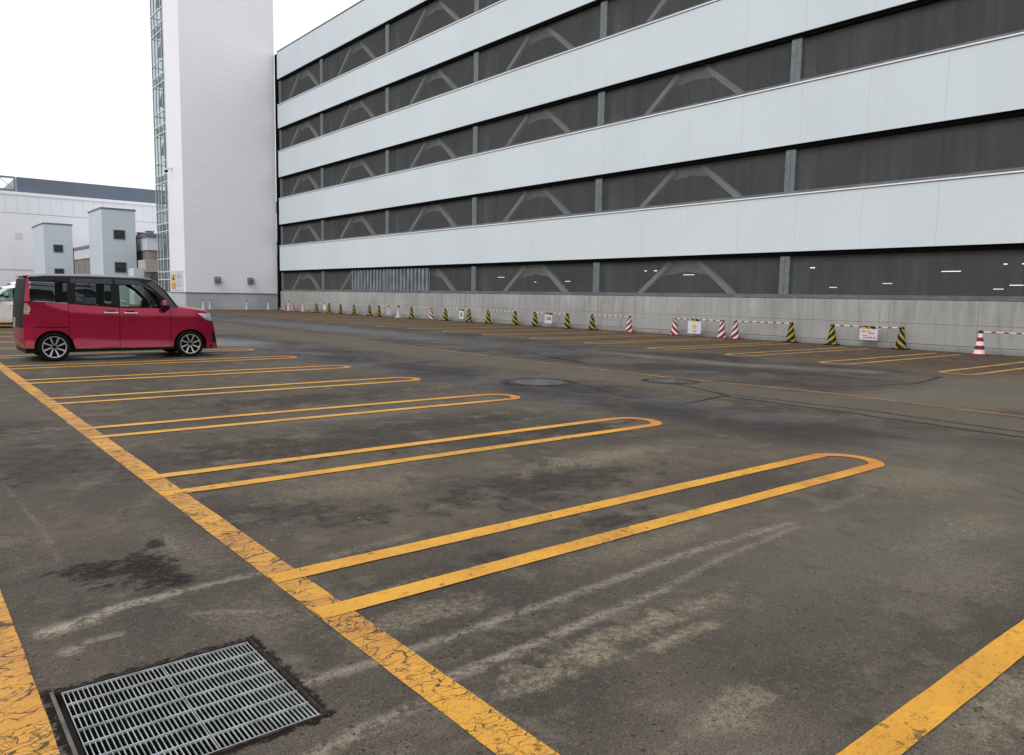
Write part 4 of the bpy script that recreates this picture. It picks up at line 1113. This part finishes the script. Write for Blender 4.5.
CONES = [
 ('rw0', 24.15, 58.26, 'red and white cone in the corner where the garage meets the stair tower'),
 ('white', 24.15, 57.38, 'dull white cone with a dark top between the two farthest red and white cones'),
 ('rw1', 24.15, 56.61, 'bright red and white cone between the bleached pink cone and the stair tower corner'),
 ('pink', 24.15, 54.67, 'bleached pink and white cone at the far end of the farthest barrier bar'),
 ('yk0', 24.15, 52.40, 'yellow and black cone in the middle of the bar starting at the bleached pink cone'),
 ('yk1', 24.15, 50.34, 'mostly black cone right behind the blank white notice'),
 ('yk2', 24.15, 48.54, 'lone yellow and black cone without a bar, just right of the blank white notice'),
 ('yk1', 24.15, 46.55, 'yellow and black cone at the left end of the bar under the louvres'),
 ('yk0', 24.15, 44.40, 'yellow and black cone at the right end of the bar under the louvres'),
 ('yk2', 24.15, 43.15, 'yellow and black cone whose bar carries the small upright notice to a white cone'),
 ('white', 24.15, 40.73, 'white plastic cone with a dark cap among the yellow and black cones'),
 ('yk0', 24.15, 39.22, 'yellow and black cone whose bar leads to the mid row red and white cone'),
 ('rw0', 24.15, 37.09, 'red and white cone in the middle of the row between yellow and black neighbours'),
 ('yk2', 24.15, 35.60, 'yellow and black cone at the left end of the bar with the blue printed notice'),
 ('yk1', 24.15, 33.35, 'dark yellow and black cone touching the blue printed notice'),
 ('yk0', 24.15, 31.65, 'yellow and black cone starting a plain bar just right of the blue printed notice'),
 ('yk2', 24.15, 29.43, 'yellow and black cone ending a plain bar just left of the bold black notice'),
 ('yk0', 24.15, 27.90, 'yellow and black cone at the left end of the bar with the bold black notice'),
 ('yk2', 24.15, 25.63, 'yellow and black cone at the right end of the bar with the bold black notice'),
 ('yk0', 24.15, 24.01, 'yellow and black cone below a facade post, its bar ending at a red cone'),
 ('rw2', 24.15, 21.81, 'red and white cone ending a plain bar that starts below a facade post'),
 ('rw0', 24.15, 19.39, 'red and white cone at the left end of the bar with the yellow diamond notice'),
 ('rw1', 24.15, 17.17, 'bright red and white cone ending the bar with the yellow diamond notice'),
 ('rw2', 24.15, 16.58, 'dark red and white cone close beside a brighter one, starting a plain bar'),
 ('yk1', 24.30, 14.42, 'yellow and black cone ending the bar that starts at a dark red cone'),
 ('yk1', 24.30, 12.92, 'yellow and black cone at the left end of the bar with the pink lettered notice'),
 ('yk0', 24.30, 10.67, 'yellow and black cone at the right end of the bar with the pink lettered notice'),
 ('ring', 23.85, 8.30, 'dark red cone with level white rings on a red base, rightmost in the photo'),
]
CP = []
for k, (kd, x, y, lb) in enumerate(CONES):
    cone(kd, x, y, random.uniform(-.25, .25), lb); CP.append((x, y))
cone('ring', 23.85, 6.05, .1, 'dark red cone with level white rings just outside the right edge of the photo')
CP.append((23.85, 6.05))
GT = 'white cones at the foot of the stair tower'
for (x, y), lb in zip(((18.55, 60.3), (19.05, 60.3), (21.9, 60.3), (23.65, 60.3)),
    ('white cone at the stair tower, leftmost of four', 'white cone at the stair tower close to the leftmost one, second of four',
     'white cone standing alone below the right vent hood of the stair tower', 'white cone at the stair tower nearest the garage corner')):
    cone('white', x, y, random.uniform(-.3, .3), lb, GT)

GB = 'striped barrier bars between the cones'
def cone_bar(i, j, label):
    (xa, ya), (xb, yb) = CP[i], CP[j]
    L = math.hypot(xb-xa, yb-ya); ang = math.atan2(-(xa-xb), (ya-yb))
    e = empty('barrier_bar', ((xa+xb)/2, (ya+yb)/2, .66), ang, label, 'barrier bar', GB)
    MB().tube((0, -L/2+.08, .0), (0, L/2-.08, 0), .019, n=10).build('pole', M['bar_rw'], e, smooth=True)
    for s in (-1, 1):
        r = MB().lathe([(.058, -.015), (.078, -.015), (.078, .015), (.058, .015), (.058, -.015)], 'z', 18, (0, s*L/2, 0)); r.build('ring', M['black_plastic'] if i > 20 else M['rubber'], e, smooth=False)
BARS = [(3, 5, 'striped barrier bar farthest away, from the bleached pink cone'), (7, 8, 'striped barrier bar under the metal louvres, carrying no notice'), (9, 10, 'striped barrier bar carrying the small upright notice next to a white cone'),
        (11, 12, 'striped barrier bar ending at the red and white cone in the middle of the row'), (13, 14, 'striped barrier bar carrying the blue printed notice'), (15, 16, 'plain striped barrier bar between the blue printed and the bold black notices'),
        (17, 18, 'striped barrier bar carrying the bold black notice'), (19, 20, 'plain striped barrier bar below a facade post, ending at a red cone'),
        (21, 22, 'striped barrier bar carrying the yellow diamond notice'), (23, 24, 'plain striped barrier bar from dark red cone to yellow and black cone'),
        (25, 26, 'striped barrier bar carrying the pink lettered notice'), (27, 28, 'striped barrier bar running out of the right edge of the photo')]
for b in BARS: cone_bar(*b)

GN = 'notices hanging from the barrier bars'
def notice(x, y, w, z0, z1, label, board, marks, clip_w):
    e = empty('hanging_notice', (x, y, 0), 0, label, 'notice', GN)
    MB().box(-.026, -.016, -w/2, w/2, z0, z1).build('board', M[board], e)
    MB().box(-.032, .03, -clip_w/2, clip_w/2, z1-.01, z1+.085).build('clip', M['clip'], e, bevel=.01)
    for m, rects in marks.items():
        mb = MB()
        for a in rects:
            if len(a) == 3:   # diamond
                yc, zc, r = a; mb.add([(-.0285, yc-r, zc), (-.0285, yc, zc-r), (-.0285, yc+r, zc), (-.0285, yc, zc+r)], [(0, 1, 2, 3)])
            else: mb.add([(-.0275, a[0], a[2]), (-.0275, a[1], a[2]), (-.0275, a[1], a[3]), (-.0275, a[0], a[3])], [(0, 3, 2, 1)])
        mb.build('printing', M[m], e)
notice(24.13, 50.98, .42, .22, .62, 'blank white notice hanging at the far end of the row', 'board', {}, .2)
notice(24.13, 41.89, .36, .18, .60, 'small upright white notice with a dark square mark, next to a white cone', 'board', {'ink_blue': [(-.08, .10, .40, .54), (-.08, .10, .26, .36)]}, .3)
notice(24.13, 34.00, .42, .17, .60, 'white notice with faint blue printing beside a dark cone', 'board', {'ink_blue': [(-.08, .10, .38, .50), (-.12, .12, .28, .36)]}, .36)
notice(24.13, 26.90, .50, .20, .60, 'white notice with bold black block lettering', 'board', {'ink': [(.06, .18, .46, .49), (.06, .18, .33, .36), (-.04, .04, .33, .49), (-.18, -.09, .33, .49), (.15, .18, .36, .46)], 'ink_yellow': [(-.2, .2, .555, .595)]}, .46)
notice(24.13, 18.41, .62, .12, .60, 'white notice with a yellow diamond and small red lettering', 'board', {'ink_yellow': [(0, .38, .12)], 'ink_pink': [(.02, .10, .19, .235), (-.11, -.03, .19, .235), (-.02, .01, .19, .235)]}, .38)
notice(24.28, 11.68, .58, .24, .60, 'pinkish white notice with red lettering under a yellow and black clip', 'board_pink', {'ink_pink': [(.05, .22, .50, .53), (-.20, -.02, .44, .47), (.03, .2, .37, .40), (-.12, -.02, .29, .34), (.0, .08, .29, .34), (.1, .17, .29, .34), (-.24, -.14, .29, .33)], 'ink_yellow': [(0, .505, .075)]}, .40)

# ------------------------------------------------------------------ camera
cam = bpy.data.cameras.new('camera'); co = bpy.data.objects.new('camera', cam); COL.objects.link(co)
r = Vector((0.775787, -0.630749, 0.017615)); u = Vector((0.053468, 0.093526, 0.99418)); fw = Vector((0.628726, 0.77033, -0.106281))
mw = Matrix(((r.x, u.x, -fw.x, 0), (r.y, u.y, -fw.y, 0), (r.z, u.z, -fw.z, 1.43), (0, 0, 0, 1)))
co.matrix_world = mw
cam.sensor_fit = 'HORIZONTAL'; cam.sensor_width = 36; cam.lens = 759.417/1024*36
cam.clip_start = .05; cam.clip_end = 1500
SC.camera = co

# ------------------------------------------------------------------ light: bright overcast
w = bpy.data.worlds.new('World'); SC.world = w; w.use_nodes = True
nt = w.node_tree; nt.nodes.clear()
sky = nt.nodes.new('ShaderNodeTexSky'); sky.sky_type = 'NISHITA'; sky.sun_disc = False
sky.sun_elevation = math.radians(50); sky.sun_rotation = math.radians(255)
sky.air_density = 1.0; sky.dust_density = 4.0; sky.ozone_density = 1.0
hs = nt.nodes.new('ShaderNodeHueSaturation'); hs.inputs['Saturation'].default_value = .22; hs.inputs['Value'].default_value = 1.0
mx = nt.nodes.new('ShaderNodeMix'); mx.data_type = 'RGBA'; mx.inputs[0].default_value = .80; mx.inputs[7].default_value = (10.6, 10.7, 11.0, 1)
bg = nt.nodes.new('ShaderNodeBackground'); bg.inputs[1].default_value = .115
ou = nt.nodes.new('ShaderNodeOutputWorld')
nt.links.new(sky.outputs[0], hs.inputs['Color']); nt.links.new(hs.outputs[0], mx.inputs[6]); nt.links.new(mx.outputs[2], bg.inputs[0]); nt.links.new(bg.outputs[0], ou.inputs[0])
sl = bpy.data.lights.new('sun', 'SUN'); sl.energy = .9; sl.angle = math.radians(25); sl.color = (1, .97, .93)
so = bpy.data.objects.new('sun', sl); COL.objects.link(so)
el, az = math.radians(50), math.radians(255)     # clockwise from +Y
d = Vector((math.sin(az)*math.cos(el), math.cos(az)*math.cos(el), math.sin(el)))
so.rotation_euler = d.to_track_quat('Z', 'Y').to_euler(); so.location = d*60

SC.view_settings.view_transform = 'Standard'; SC.view_settings.look = 'None'; SC.view_settings.gamma = 1.0
SC.view_settings.exposure = 0.16; SC.view_settings.use_curve_mapping = False
SC.cycles.use_denoising = True
SC.cycles.max_bounces = 8; SC.cycles.transparent_max_bounces = 16
